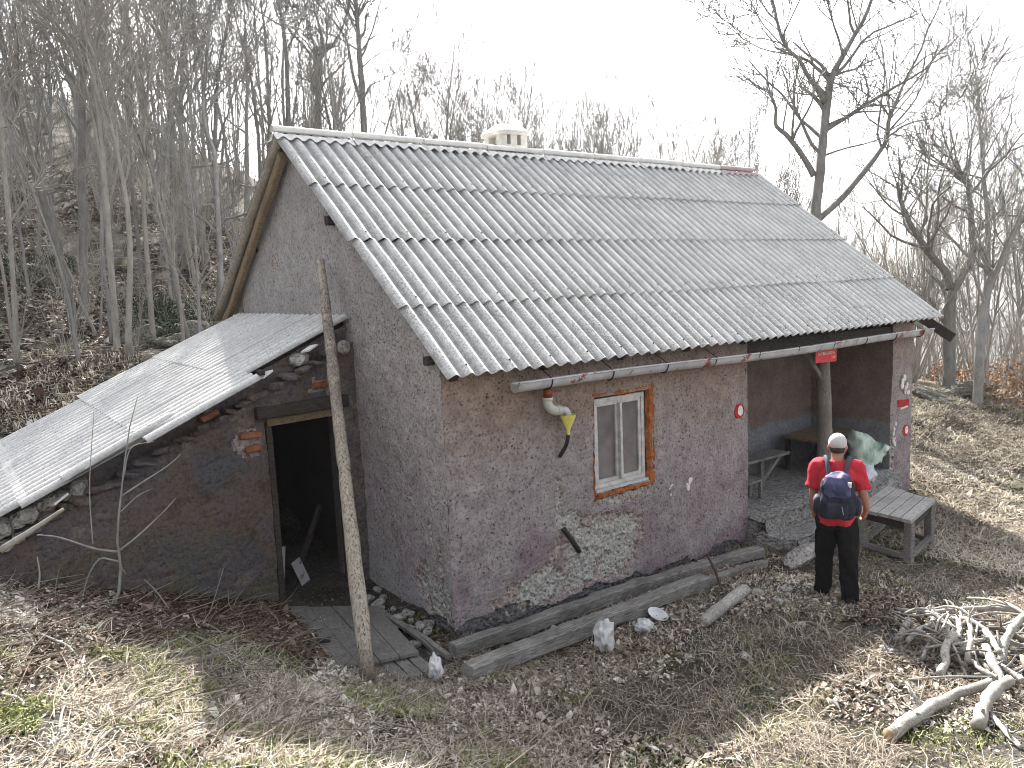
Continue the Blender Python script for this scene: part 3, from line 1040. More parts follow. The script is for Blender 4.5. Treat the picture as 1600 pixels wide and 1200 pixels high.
for k in range(10):
    q = g0 + (g1 - g0) * (.05 + k * .101)
    mb = MB()
    aa = np.linspace(PI * .98, 2 * PI, 9)
    mb.tube(q[None] + np.stack([np.zeros(9), np.cos(aa) * .091, np.sin(aa) * .106], 1), .008, 5)
    mb.bar(q + (0, -.085, .01), q + (0, .2, .16), .018, .005)
    mb.build('gutter_bracket', M['black'], gut)
# drain elbow under the gutter
d0 = on(856, 604, 1, .08)
mb = MB()
mb.tube([d0 + (0, 0, -.03), d0 + (0, .01, -.14)], [.05, .048], 12)
drain = mb.build('drain_pipe', M['rust'], hut, smooth=True)
mb = MB()
e0 = d0 + (0, .01, -.13)
mb.tube(smoothline([e0, e0 + (.0, 0, -.07), e0 + (.06, -.01, -.13), e0 + (.17, -.01, -.15)], 9), .052, 12)
mb.tube([e0 + (0, 0, .012), e0 + (0, 0, -.02)], .06, 12)
mb.tube([e0 + (.1, -.01, -.137), e0 + (.13, -.01, -.142)], .059, 12)
mb.build('drain_elbow', M['pvc'], drain, smooth=True)
mb = MB()
mb.tube(smoothline([e0 + (.17, -.01, -.15), e0 + (.23, -.01, -.155), e0 + (.26, -.01, -.20), e0 + (.265, -.01, -.26)], 8), .042, 12)
mb.build('drain_spout', M['pvc'], drain, smooth=True)
fc = e0 + (.265, -.012, -.21)
fun = thing('funnel', 'yellow plastic funnel hung under the drain elbow left of the window', 'funnel', fc + (0, 0, -.3))
mb = MB()
ring = lambda z, r: [fc + (math.cos(q) * r, math.sin(q) * r * .8, z) for q in np.linspace(0, 2 * PI, 16, endpoint=False)]
mb.loft([ring(0, .10), ring(-.02, .095), ring(-.14, .036), ring(-.17, .022), ring(-.24, .018)], cap=False)
mb.loft([ring(-.24, .014), ring(-.16, .018), ring(-.02, .09), ring(0, .098)], cap=False)
mb.build('bowl', M['funnel'], fun, smooth=True)
hs0, hs1 = fc + (0, 0, -.22), on(874, 714, 1, YW - .04)
mb = MB()
mb.tube(smoothline([hs0, (hs0 + hs1) / 2 + (.02, -.01, 0), hs1], 8), .022, 8)
mb.build('hose', M['black'], fun, smooth=True)
hp = MB()
hp.tube(smoothline([on(880, 826, 1, YW - .0), on(893, 843, 1, YW - .05), on(905, 862, 1, YW - .06)], 8), .032, 10)
tag(hp.build('pipe_stub', M['black'], smooth=True), 'short black pipe stub leaning out of the broken plaster below the window', 'pipe')

# window
mb = MB()
F0 = YW + .06
def frame_rect(mb, x0, x1, z0, z1, w, y, d):
    mb.box(((x0 + x1) / 2, y, z1 - w / 2), (x1 - x0, d, w))
    mb.box(((x0 + x1) / 2, y, z0 + w / 2), (x1 - x0, d, w))
    mb.box((x0 + w / 2, y, (z0 + z1) / 2), (w, d, z1 - z0 - 2 * w))
    mb.box((x1 - w / 2, y, (z0 + z1) / 2), (w, d, z1 - z0 - 2 * w))
frame_rect(mb, WX0 + .02, WX1 - .06, WZ0 + .04, WZ1 - .03, .05, F0 + .03, .09)
win = mb.build('window', M['frame'], hut)
xm = (WX0 + WX1) / 2 - .02
for x0, x1 in ((WX0 + .073, xm - .003), (xm + .003, WX1 - .113)):
    mb = MB()
    frame_rect(mb, x0, x1, WZ0 + .093, WZ1 - .083, .042, F0 + .02, .05)
    mb.build('casement', M['frame'], win)
    mb = MB()
    mb.box(((x0 + x1) / 2, F0 + .02, (WZ0 + WZ1) / 2 + .005), (x1 - x0 - .08, .008, WZ1 - WZ0 - .256))
    mb.build('pane', M['glass'], win)
mb = MB()
mb.box((xm, F0 - .045, (WZ0 + WZ1) / 2), (.035, .03, WZ1 - WZ0 - .22))
mb.build('meeting_stile', M['frame'], win)
mb = MB()
mb.bar((WX0 + .025, YW + .05, WZ0 + .022), (WX1 - .05, YW + .05, WZ0 + .022), .1, .03, segs=4)
mb.build('sill', M['frame'], win)
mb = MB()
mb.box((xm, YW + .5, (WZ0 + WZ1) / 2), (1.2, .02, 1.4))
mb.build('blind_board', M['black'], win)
def reveal(name, x0, x1, z0, z1, seed):
    nu, nv = max(3, int((x1 - x0) / .02)), max(3, int((z1 - z0) / .02))
    u, v = np.meshgrid(np.linspace(x0, x1, nu), np.linspace(z0, z1, nv), indexing='ij')
    Q = np.stack([u, np.full(u.shape, YW - .012), v], 2).reshape(-1, 3)
    edge = np.minimum(np.minimum(Q[:, 0] - x0, x1 - Q[:, 0]), np.minimum(Q[:, 2] - z0, z1 - Q[:, 2]))
    Q[:, 1] += .05 * sstep(.02, 0, edge) + fbm(Q, 18, 3, seed) * .012
    Q[:, 0] += fbm(Q, 9, 2, seed + 5) * .018
    Q[:, 2] += fbm(Q, 9, 2, seed + 9) * .018
    mb = MB()
    mb.grid(Q.reshape(*u.shape, 3))
    return mb.build(name, M['orange'], win)
reveal('rusty_reveal', WX1 - .045, WX1 + .075, WZ0 - .1, WZ1 + .09, 1)
reveal('rusty_reveal', WX0 - .03, WX1 - .045, WZ1 - .02, WZ1 + .06, 2)
reveal('rusty_reveal', WX0 - .035, WX0 + .022, WZ0 - .1, WZ1 - .02, 3)
reveal('rusty_reveal', WX0 + .022, WX1 - .045, WZ0 - .085, WZ0 + .012, 4)

# trail marks painted on the wall and the pillar
def blob(mb, cx, cz, rx, rz, y, seed, k=18, mi=0):
    a = np.linspace(0, 2 * PI, k, endpoint=False)
    rr = 1 + .12 * np.array([vnoise([[math.cos(q) * 2, math.sin(q) * 2, seed]], 1, seed)[0] for q in a])
    front_ = [(cx + rx * r * math.cos(q), y, cz + rz * r * math.sin(q)) for q, r in zip(a, rr)]
    back_ = [(p[0], y + .02, p[2]) for p in front_]
    mb.loft([back_, front_], mi=mi)
for (px, py), par in (((1155, 642), front), ((1415, 672), pil)):
    q = on(px, py, 1, YW)
    mb = MB()
    blob(mb, q[0], q[2], .105, .105, YW - .010, 3)
    blob(mb, q[0] + .012, q[2], .055, .068, YW - .0125, 5, mi=1)
    mb.build('trail_mark', [M['red_paint'], M['white_paint']], par)
q = on(1411, 629, 1, YW)
mb = MB()
mb.box((q[0], YW - .002, q[2] - .01), (.36, .02, .12), roty(.06))
mb.build('red_lettering_patch', M['red_paint'], pil)
mb = MB()
mb.box((q[0] + .02, YW - .006, q[2] - .085), (.24, .02, .028), roty(-.08))
mb.build('white_stripe', M['white_paint'], pil)
q = on(1414, 600, 1, YW)
mb = MB()
for k in range(11):
    blob(mb, q[0] + rng.uniform(-.12, .12), q[2] + rng.uniform(-.17, .17), rng.uniform(.015, .05), rng.uniform(.02, .06), YW - .013 - k * .0007, 40 + k, 9)
mb.build('white_flakes', M['white_paint'], pil)
for px, py in ((1075, 752), (1048, 762), (1397, 668), (1398, 690)):
    q = on(px, py, 1, YW)
    mb = MB()
    for k in range(4):
        blob(mb, q[0] + rng.uniform(-.05, .05), q[2] + rng.uniform(-.1, .1), rng.uniform(.012, .035), rng.uniform(.02, .05), YW - .012 - k * .001, 70 + k, 9)
    mb.build('white_drip', M['white_paint'], front if px < 1300 else pil)

# sign on the post
s0, s1 = on(1274, 551, 1, .12), on(1307, 547, 1, .12)
sz = .24
sg = thing('sign', 'small red sign board with white writing on the porch post under the gutter', 'sign', ((s0[0] + s1[0]) / 2, .12, s1[2] - .24))
sc_ = np.array([(s0[0] + s1[0]) / 2, .12, 2.355])
mb = MB()
mb.box(sc_, (s1[0] - s0[0], .012, sz), roty(.03), chamfer=.004)
mb.build('board', M['red'], sg)
mb = MB()
xw = s1[0] - s0[0]
for row, (zz0, a, b, hgt) in enumerate(((.075, -.20, -.13, .016), (.015, -.19, .20, .045), (-.05, .13, .2, .04))):
    x = a * xw / .5
    while x < b * xw / .5:
        w = rng.uniform(.018, .034)
        mb.bar(sc_ + (x, -.0085, zz0 - hgt / 2), sc_ + (x + rng.uniform(-.004, .004), -.0085, zz0 + hgt / 2), .007, .003, up=(0, 1, 0))
        mb.bar(sc_ + (x, -.0085, zz0 + rng.choice((-.4, 0, .4)) * hgt), sc_ + (x + w * .7, -.0085, zz0 + rng.choice((-.4, 0, .4)) * hgt), .007, .003, up=(0, 1, 0))
        x += w + .006
mb.build('writing', M['white_paint'], sg)

# ------------------------------------------------------------------ stones
def rock_mesh(seed, sub=2, mat='stone', sq=.8, rough=.28):
    bm = bmesh.new()
    bmesh.ops.create_icosphere(bm, subdivisions=sub, radius=.5)
    Vv = np.array([v.co[:] for v in bm.verts])
    Vv = np.sign(Vv) * np.abs(Vv / .5) ** sq * .5
    Vv = Vv * (1 + rough * fbm(Vv + seed * 7.3, 2.2, 3, seed))[:, None]
    for v, c in zip(bm.verts, Vv):
        v.co = c
    me = bpy.data.meshes.new('rock')
    bm.to_mesh(me)
    bm.free()
    me.materials.append(M[mat])
    return me
ROCK = [rock_mesh(k) for k in range(7)]
ROCKS = [rock_mesh(40 + k, 2, 'shed_plaster') for k in range(5)]
ROCKB = [rock_mesh(20 + k, 4, 'mossrock', rough=.42) for k in range(3)]

def put_rock(name, p, size, parent=None, me=None, rz=None):
    ob = link(name, me or ROCK[rng.integers(len(ROCK))], parent)
    p = np.asarray(p, float)
    ob.location = p - ORG[parent.name] if parent is not None else p
    ob.scale = size
    ob.rotation_euler = (rng.uniform(-.3, .3), rng.uniform(-.3, .3), rng.uniform(0, 6.3) if rz is None else rz)
    return ob

# ------------------------------------------------------------------ the lean-to shed
YS = 2.17
shed = thing('lean_to_shed', 'low lean-to shed with corrugated roof and dark doorway against the gable', 'shed', (-2.2, YS, .3))
SA = math.atan(.445)
SUPS = np.array([math.cos(SA), 0, math.sin(SA)])
SNRM = np.array([-math.sin(SA), 0, math.cos(SA)])
sroof = lambda x: 3.3 + .445 * (x - .12)
DX0, DX1, DZ1 = -1.0, -.10, 2.16
ledge = lambda x: 2.93 + .445 * x
U, V = wallgrid(-4.3, XG, -.2, 2.98, .045)
V2 = np.minimum(V, ledge(U) + .02 * np.sin(U * 7))
P = np.stack([U, np.full(U.shape, YS), V2], 2)
cu, cv = (U[:-1, :-1] + U[1:, 1:]) / 2, (V[:-1, :-1] + V[1:, 1:]) / 2
keep = ((V[:-1, :-1] < ledge(U[:-1, :-1])) | (V[:-1, :-1] < ledge(U[1:, 1:]))) & ~((cu > DX0) & (cu < DX1) & (cv < DZ1))
mask = ell(U, V2, [(-1.2, 1.95, .2, .2), (-.3, 2.5, .25, .2)]) - .25
sw = roughwall('front_wall', P, (0, -1, 0), mask, -V2 - 9, [M['shed_plaster'], M['broken_red'], M['broken_red'], M['plinth']], keep, shed, .014)
mb = MB()
for a, b in ((-4.3, DX0 - .01), (DX1 + .01, XG)):
    x = np.linspace(a, b, 8)
    prof = [(q, -.2) for q in (a, b)] + [(q, ledge(q) - .05) for q in x[::-1]]
    k = len(prof)
    Vv = [(p[0], YS + .06, p[1]) for p in prof] + [(p[0], YS + .42, p[1]) for p in prof]
    mb.add(Vv, [tuple(range(k)), tuple(range(2 * k - 1, k - 1, -1))] + [(i, (i + 1) % k, k + (i + 1) % k, k + i)[::-1] for i in range(k)])
prof = [(DX0 - .01, DZ1 + .2), (DX1 + .01, DZ1 + .2), (DX1 + .01, ledge(DX1) - .05), (DX0 - .01, ledge(DX0) - .05)]
mb.add([(p[0], YS + .06, p[1]) for p in prof] + [(p[0], YS + .42, p[1]) for p in prof], [(0, 1, 2, 3), (7, 6, 5, 4), (4, 5, 1, 0), (5, 6, 2, 1), (6, 7, 3, 2), (7, 4, 0, 3)])
mb.build('wall_core', M['shed_plaster'], shed)
# recessed upper wall between ledge and roof
U, V = wallgrid(-4.3, XG, 0, 1, .1)
x = U
Q = np.stack([x, np.full(x.shape, YS + .16), ledge(x) - .1 + V * (sroof(x) - .09 - ledge(x) + .1)], 2)
Q += (wobble(Q.reshape(-1, 3), .02)).reshape(Q.shape)
mb = MB()
mb.grid(Q)
mb.build('upper_wall', M['shed_plaster'], shed)
mb = MB()
pr_ = [(-4.25, -.2), (.1, -.2), (.1, sroof(.1) - .12), (-4.25, sroof(-4.25) - .12)]
mb.add([(p[0], 6.3, p[1]) for p in pr_] + [(p[0], 6.5, p[1]) for p in pr_], [(0, 1, 2, 3), (7, 6, 5, 4), (4, 5, 1, 0), (5, 6, 2, 1), (6, 7, 3, 2), (7, 4, 0, 3)])
mb.box((-4.2, 4.3, .5), (.25, 3.9, 1.6))
mb.build('rear_wall', M['shed_plaster'], shed)
# stones bedded along the sloping ledge
xq = -4.25
while xq < -.25:
    s = rng.uniform(.09, .2)
    put_rock('stone', (xq + s / 2, YS + .02 + rng.uniform(-.03, .05), ledge(xq + s / 2) + rng.uniform(-.02, .03)), (s * 1.25, .22, rng.uniform(.06, .11)), sw, ROCKS[rng.integers(5)] if xq > -3.4 else None, rz=rng.uniform(-.3, .3))
    if xq < -2.9 or rng.random() < .12:
        put_rock('stone', (xq + s / 2, YS + .1, ledge(xq + s / 2) + .12 + rng.uniform(-.02, .04)), (s * 1.2, .24, rng.uniform(.1, .18)), sw, rz=rng.uniform(-.3, .3))
    xq += s * .9
# bricks showing through the render
def brick_at(x, z, w=.24, yaw=0.0):
    mb = MB()
    mb.box((x, YS + .035, z), (w, .1, .075), roty(yaw), chamfer=.014)
    mb.build('brick', M['brick'], sw)
for x, z, w, yw in ((-1.17, 2.055, .25, .02), (-1.14, 1.90, .2, -.03), (-.33, 2.52, .2, .0), (-1.58, 2.33, .2, -.42)):
    brick_at(x, z, w, yw)
# doorway
mb = MB()
mb.bar((DX0 - .12, YS - .03, DZ1 + .13), (DX1 + .06, YS - .03, DZ1 + .155), .16, .13, segs=5, jit=.012, chamfer=.015)
mb.build('lintel_beam', M['wood_dark'], shed)
dfm = MB()
dfm.bar((DX0 + .005, YS + .03, DZ1 + .015), (DX1 - .005, YS + .03, DZ1 + .035), .14, .085, segs=3, jit=.006)
dfr = dfm.build('door_frame', M['wood_brown'], shed)
mb = MB()
mb.bar((DX0 + .03, YS + .03, .02), (DX0 + .025, YS + .03, DZ1 - .03), .12, .06, up=(1, 0, 0), segs=4, jit=.006)
mb.build('jamb', M['wood_dark'], dfr)
mb = MB()
mb.bar((DX1 - .03, YS + .03, .02), (DX1 - .025, YS + .03, DZ1 - .03), .12, .06, up=(1, 0, 0), segs=4, jit=.006)
mb.build('jamb', M['wood_dark'], dfr)
mb = MB()
ctr0 = np.array([-.02, YS - .01, 2.93])
mb.tube([ctr0, ctr0 + (0, -.035, 0)], [.085, .075], 14)
mb.build('round_boss', M['broken'], sw, smooth=True)
# added dark lining inside the shed, shade painted in to blacken the doorway
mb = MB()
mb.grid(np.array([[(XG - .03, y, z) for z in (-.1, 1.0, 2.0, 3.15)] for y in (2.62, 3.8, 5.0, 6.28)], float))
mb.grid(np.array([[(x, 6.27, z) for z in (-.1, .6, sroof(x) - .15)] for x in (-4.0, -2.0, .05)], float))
mb.build('painted_shade_lining', M['wood_dark'], shed)
# shed roof
mb = MB()
for y in (2.45, 3.5, 4.6, 5.8):
    a = np.array([.08, y, sroof(.08)]) - SNRM * .1
    mb.bar(a, a - SUPS * 4.7, .09, .11, up=SNRM)
for x in (-1.0, -2.1, -3.2):
    mb.bar((x, 2.12, sroof(x) - .07), (x, 6.4, sroof(x) - .07), .05, .05, up=(0, 0, 1))
sfr = mb.build('roof_frame', M['wood_dark'], shed)
srows = [(-1.25, 2.26), (-2.30, 1.74), (-3.36, 1.98), (-4.42, 2.12)]
for r, (xb, yf) in enumerate(srows):
    y = yf
    cols = [(6, 0), (6, 0), (6, 0), (5, 0)] if r != 1 else [(6, 0), (6, 0), (6, 0), (6, 0), (2, 0)]
    if r == 0: cols = [(6, 0), (6, 0), (6, 0), (5, 0)]
    for w, _ in cols:
        lift = .012 + rng.uniform(-.002, .006)
        L = 1.25
        top = min(xb + L * math.cos(SA), .11)
        o = np.array([xb + rng.uniform(-.015, .015), y + w * WP, sroof(xb)]) + SNRM * lift
        ln = (top - xb) / math.cos(SA) if r == 0 else 1.25
        place('roof_sheet', SHS[w], sfr, o, (0, -1, rng.uniform(-.006, .006)), SUPS * 1.25 - SNRM * (lift - .004), 1.18 if r == 0 else 1.0)
        y += w * WP + .002
# spare sheets and slates lying on the edges of the roof
place('roof_sheet', SHS[1], sfr, np.array([-3.0, 2.1, sroof(-3.0)]) + SNRM * .05, (.05, -1, 0), SUPS * 1.25, .9)
for x, y, z, a in ((-3.05, YS - .02, 1.72, .5), (-.95, YS + .04, 2.70, .45), (-.42, YS + .02, 2.95, .4)):
    mb = MB()
    mb.box((x, y, z), (.16, .13, .02), roty(-a) @ rotz(.4))
    mb.build('broken_slate', M['ridge'], sfr)
# ------------------------------------------------------------------ timber, boards and litter round the hut
pb = np.array([-1.06, -.2, gz1(-1.06, -.2) - .04])
ptop = at(501, 408, 9.2)
mid = (pb + ptop) / 2
mb = MB()
pp = smoothline([pb, pb * .7 + ptop * .3, pb * .45 + ptop * .55, pb * .2 + ptop * .8, ptop], 40)
mb.tube(pp, np.linspace(.078, .052, 40) * (1 + .05 * rng.normal(0, 1, 40)), 14, jit=.12, seed=3)
tag(mb.build('leaning_pole', M['wood_pole'], smooth=True, origin=pb), 'tall debarked pole leaning on the shed roof beside the doorway', 'pole')

# boards laid flat before the shed door
zp = .13
bp = thing('board_platform', 'dark wooden boards laid flat before the shed doorway', 'platform', (-.7, .9, .05))
c = [on(x, y, 2, zp) for x, y in ((447, 948), (590, 946), (655, 1018), (530, 1047))]
def lerp2(c, u, v):
    return (c[0] * (1 - u) + c[1] * u) * (1 - v) + (c[3] * (1 - u) + c[2] * u) * v
for k in range(4):
    u0, u1 = k / 4 + .006, (k + 1) / 4 - .006
    mb = MB()
    q = [lerp2(c, u0, 0), lerp2(c, u1, 0), lerp2(c, u1, 1), lerp2(c, u0, 1)]
    dz = rng.uniform(-.006, .006)
    rows_ = []
    for zz_ in (-.03, 0):
        rows_.append([p + (0, 0, zz_ + dz) for p in q])
    mb.loft(rows_)
    mb.build('board', M['wood_greyy'], bp)
mb = MB()
q0, q1 = lerp2(c, .0, .62), lerp2(c, .16, .62)
mb.bar(q0 + (0, 0, .015), q1 + (0, 0, .015), .07, .03)
mb.build('batten', M['wood_dark'], bp)
# lower planks sticking out under the front edge
e0, e1 = on(532, 1052, 2, .08), on(660, 1024, 2, .08)
for k in range(6):
    a = e0 + (e1 - e0) * (k / 6 + .01)
    b = e0 + (e1 - e0) * ((k + 1) / 6 - .015)
    out = np.array([-.03, -.30 - rng.uniform(0, .07), -.01])
    mb = MB()
    mb.loft([[a + (0, .2, -.025), b + (0, .2, -.025), b + out + (0, 0, -.025), a + out + (0, 0, -.025)], [a + (0, .2, 0), b + (0, .2, 0), b + out, a + out]])
    mb.build('plank', M['wood_greyy'], bp)

def lie(px0, py0, px1, py1, w, h, name, mat, label, cat, dz=0.0, segs=8, group=None, roll=0.0, z0=None, z1=None):
    a, b = on_ground(px0, py0, h * .5 + dz), on_ground(px1, py1, h * .5 + dz)
    if z0 is not None: a = on(px0, py0, 2, z0)
    if z1 is not None: b = on(px1, py1, 2, z1)
    mb = MB()
    mb.bar(a, b, w, h, up=(0, math.sin(roll), math.cos(roll)), segs=segs * 2, jit=.02, seed=int(px0), chamfer=min(w, h) * .12)
    return tag(mb.build(name, M[mat]), label, cat, group)
G_T = 'old beams laid along the foot of the front wall'
lie(730, 1050, 1100, 908, .17, .16, 'beam', 'wood_grey', 'thick grey beam nearest the yard along the front wall', 'beam', group=G_T)
lie(706, 1018, 1010, 912, .13, .15, 'beam', 'wood_grey', 'grey beam between the front beam and the hut wall, starting at the hut corner', 'beam', group=G_T)
lie(925, 938, 1188, 860, .15, .13, 'beam', 'wood_grey', 'split grey beam at the wall ending near the doorstep', 'beam', dz=.02, group=G_T)
lie(1098, 912, 1192, 880, .10, .09, 'beam', 'wood_grey', 'short thin beam continuing the front beam towards the doorstep', 'beam', group=G_T)
lie(588, 952, 690, 1022, .07, .05, 'batten', 'wood_grey', 'narrow batten along the hut side of the platform boards', 'batten')
lie(625, 975, 704, 1026, .05, .05, 'batten', 'wood_grey', 'thin split batten lying beside the platform near the hut corner', 'batten', dz=.02)
lie(402, 950, 472, 1000, .16, .03, 'plank', 'wood_brown', 'reddish plank lying left of the platform before the shed', 'plank')
# things inside the doorway
mb = MB()
mb.bar(on(455, 925, 1, 2.5), on(500, 790, 1, 3.0), .05, .05)
tag(mb.build('leaning_batten', M['wood_dark']), 'thin batten leaning in the dark inside the shed doorway', 'batten')
for (x, y, sx, sz, a), lb in zip(((-.86, 2.55, .16, .5, .25), (-.62, 2.5, .13, .32, -.3)), ('tall grey tin sheet leaning inside the shed door jamb', 'low grey tin sheet leaning beside the tall one in the shed doorway')):
    mb = MB()
    mb.box((x, y, .1 + sz / 2), (sx, .012, sz), rotz(.3) @ roty(a) @ rotx(-.15))
    tag(mb.build('tin_sheet', M['gutter']), lb, 'sheet')

# drips of stones along the gable foot
for k in range(26):
    yq = rng.uniform(.3, 1.9)
    xq = rng.uniform(-.32, .08)
    s = rng.uniform(.05, .13)
    tag(put_rock('rubble_stone', (xq, yq, gz1(xq, yq) + s * .2), (s, s * 1.2, s * .7)), 'small pale rubble stone at the foot of the gable wall', 'stone', 'rubble along the gable foot')
for k in range(14):
    px, py = rng.uniform(1000, 1290), rng.uniform(870, 1060)
    q = on_ground(px, py)
    s = rng.uniform(.04, .09)
    tag(put_rock('pebble', q + (0, 0, s * .15), (s * 1.4, s, s * .6)), 'small loose stone on the trodden dirt of the yard', 'stone', 'loose stones in the yard')
q = on_ground(1250, 878)
tag(put_rock('stone_block', q + (0, 0, .06), (.62, .3, .22), me=ROCK[2], rz=-.15), 'flat pale stone block on the ground before the doorstep', 'stone')
for (px, py, s), lb in zip(((1227, 926, .16), (1216, 944, .13), (1186, 930, .14), (1166, 1030, .12)), ('pale squarish stone near the walker, right of the short log', 'pale yellowish chip of stone below the squarish stone', 'greyish brick fragment just right of the short log', 'rounded pale pebble in the middle of the dirt yard')):
    tag(put_rock('stone', on_ground(px, py) + (0, 0, s * .2), (s, s * .7, s * .5)), lb, 'stone')

# short log with chips
a, b = on_ground(1100, 972, .06), on_ground(1164, 922, .06)
mb = MB()
mb.tube(smoothline([a, (a + b) / 2 + (0, 0, .012), b], 10), [.062, .066, .07, .068, .066, .068, .07, .072, .074, .07], 12, jit=.1, seed=5)
tag(mb.build('short_log', M['deadwood'], smooth=True), 'short grey log lying between the beams and the walker', 'log')
for (x0, y0, x1, y1, w), lb in zip(((1083, 948, 1096, 968, .09), (1075, 934, 1100, 938, .07), (1090, 940, 1110, 945, .04)), ('pale board offcut at the lower end of the short log', 'thin board chip above the pale offcut', 'narrow splinter beside the short log')):
    lie(x0, y0, x1, y1, w, .02, 'board_offcut', 'wood_table', lb, 'offcut', segs=2)
mb = MB()
a, b = on_ground(1130, 925, .02), on(1106, 868, 1, -.2)
mb.tube(smoothline([a, (a + b) / 2 + (0, 0, .02), b], 8), [.016] * 8, 7)
tag(mb.build('leaning_stick', M['wood_pole'], smooth=True), 'thin pale stick leaning on the beams before the wall', 'stick')

# plastic litter
def crumple(p, size, seed, mat, name, label, cat, sub=4):
    bm = bmesh.new()
    bmesh.ops.create_icosphere(bm, subdivisions=sub, radius=.5)
    Vv = np.array([v.co[:] for v in bm.verts])
    Vv = Vv * (1.05 + .35 * fbm(Vv + seed, 3.1, 3, seed) - .32 * np.abs(fbm(Vv + seed, 4.5, 3, seed + 3)))[:, None] * np.asarray(size)
    Vv[:, 2] -= Vv[:, 2].min()
    for v, c_ in zip(bm.verts, Vv):
        v.co = c_
    me = bpy.data.meshes.new(name)
    bm.to_mesh(me)
    bm.free()
    me.materials.append(M[mat])
    me.polygons.foreach_set('use_smooth', np.ones(len(me.polygons), bool))
    o = link(name, me)
    o.location = p
    o.rotation_euler = (0, 0, seed)
    return tag(o, label, cat)
crumple(on_ground(943, 1024), (.20, .2, .34), 1, 'white_plastic', 'plastic_bag', 'crumpled white plastic bag in the grass before the beams', 'bag')
crumple(on_ground(1006, 990), (.2, .2, .13), 2, 'white_plastic', 'plastic_scrap', 'half buried grey white plastic scrap beside the white dish', 'scrap')
crumple(on_ground(683, 1066), (.16, .12, .24), 4, 'white_plastic', 'paper_scrap', 'small white paper scrap between the pole and the beam ends', 'scrap')
q = on_ground(1027, 970)
mb = MB()
R_ = rotz(.3) @ rotx(.35)
rg = lambda z, r: [q + np.array([0, 0, .05]) + R_ @ np.array([math.cos(t_) * r, math.sin(t_) * r, z]) for t_ in np.linspace(0, 2 * PI, 24, endpoint=False)]
mb.loft([rg(0, .085), rg(.035, .115), rg(.037, .11), rg(.008, .08)])
tag(mb.build('dish', M['white_plastic'], smooth=True), 'round white plastic dish lying on the leaves near the beams', 'dish')

# ------------------------------------------------------------------ table outside the porch
TZ = .47
tc = [np.array(p) for p in ((5.58, -1.73, 0), (6.62, -1.52, 0), (6.86, -.74, 0), (5.66, -.98, 0))]
g_ = np.mean([gz1(p[0], p[1]) for p in tc])
TZ = .48
tab = thing('low_table', 'low weathered wooden table standing outside the porch beside the walker', 'table', (*np.mean(tc, 0)[:2], g_))
lerp4 = lambda u, v: (tc[0] * (1 - u) + tc[1] * u) * (1 - v) + (tc[3] * (1 - u) + tc[2] * u) * v
for k in range(5):
    v0, v1 = k / 5 + .008, (k + 1) / 5 - .008
    j0, j1 = rng.uniform(-.03, .02), rng.uniform(-.02, .03)
    q = [lerp4(-.02 + j0, v0), lerp4(1.02 + j1, v0), lerp4(1.02 + j1, v1), lerp4(-.02 + j0, v1)]
    mb = MB()
    dz = rng.uniform(-.003, .003)
    mb.loft([[p + (0, 0, TZ - .045 + dz) for p in q], [p + (0, 0, TZ + dz) for p in q]])
    mb.build('board', M['wood_table'], tab)
ins = [lerp4(.06, .07), lerp4(.94, .07), lerp4(.94, .93), lerp4(.06, .93)]
for k in range(4):
    a, b = ins[k], ins[(k + 1) % 4]
    mb = MB()
    mb.bar(a + (0, 0, TZ - .105), b + (0, 0, TZ - .105), .035, .11)
    mb.build('apron', M['wood_dark'], tab)
    mb = MB()
    gq = gz1(a[0], a[1])
    mb.bar((a[0], a[1], gq - .03), (a[0], a[1], TZ - .05), .10, .10, up=(1, 0, 0), chamfer=.01)
    mb.build('leg', M['wood_grey'], tab)
    mb = MB()
    gb = gz1(b[0], b[1])
    o_ = (a - np.mean(ins, 0)) * .06
    o2 = (b - np.mean(ins, 0)) * .06
    mb.bar((a[0] + o_[0], a[1] + o_[1], max(gq, gb) + .07), (b[0] + o2[0], b[1] + o2[1], max(gq, gb) + .07), .05, .06)
    mb.build('stretcher', M['wood_grey'], tab)

# benches and table inside the porch
pf = .225
bn = thing('porch_bench', 'rough wooden bench with splayed trestle leg inside the porch', 'bench', (6.6, 1.3, pf))
mb = MB()
mb.bar((5.5, 1.3, .62), (7.35, 1.32, .60), .34, .045, chamfer=.006)
mb.build('seat', M['wood_grey'], bn)
for x in (6.7, 5.8):
    mb = MB()
    mb.bar((x, 1.25, pf - .01), (x - .02, 1.25, .59), .07, .07, up=(1, 0, 0))
    mb.build('leg', M['wood_grey'], bn)
    mb = MB()
    mb.bar((x + .05, 1.25, pf + .02), (x + .52, 1.25, .58), .06, .05, up=(0, 1, 0))
    mb.build('brace', M['wood_grey'], bn)
st = thing('porch_stool', 'low wooden stool inside the porch at the near wall edge', 'stool', (5.75, .75, pf))
mb = MB()
mb.bar((5.35, .78, .50), (5.95, .78, .50), .26, .035)
mb.build('seat', M['wood_grey'], st)
for x, y in ((5.42, .68), (5.88, .68), (5.42, .88), (5.88, .88)):
    mb = MB()
    mb.bar((x, y, pf - .01), (x, y, .485), .05, .05, up=(1, 0, 0))
    mb.build('leg', M['wood_grey'], st)
t2 = thing('porch_table', 'brown board table in the back corner of the porch behind the post', 'table', (8.1, 1.1, pf))
mb = MB()
mb.bar((7.55, 1.1, .80), (8.7, 1.1, .80), .75, .04, chamfer=.006)
mb.build('tabletop', M['wood_brown'], t2)
for x, y in ((7.65, .8), (8.6, .8), (7.65, 1.4), (8.6, 1.4)):
    mb = MB()
    mb.bar((x, y, pf - .01), (x, y, .785), .07, .07, up=(1, 0, 0))
    mb.build('leg', M['wood_dark'], t2)

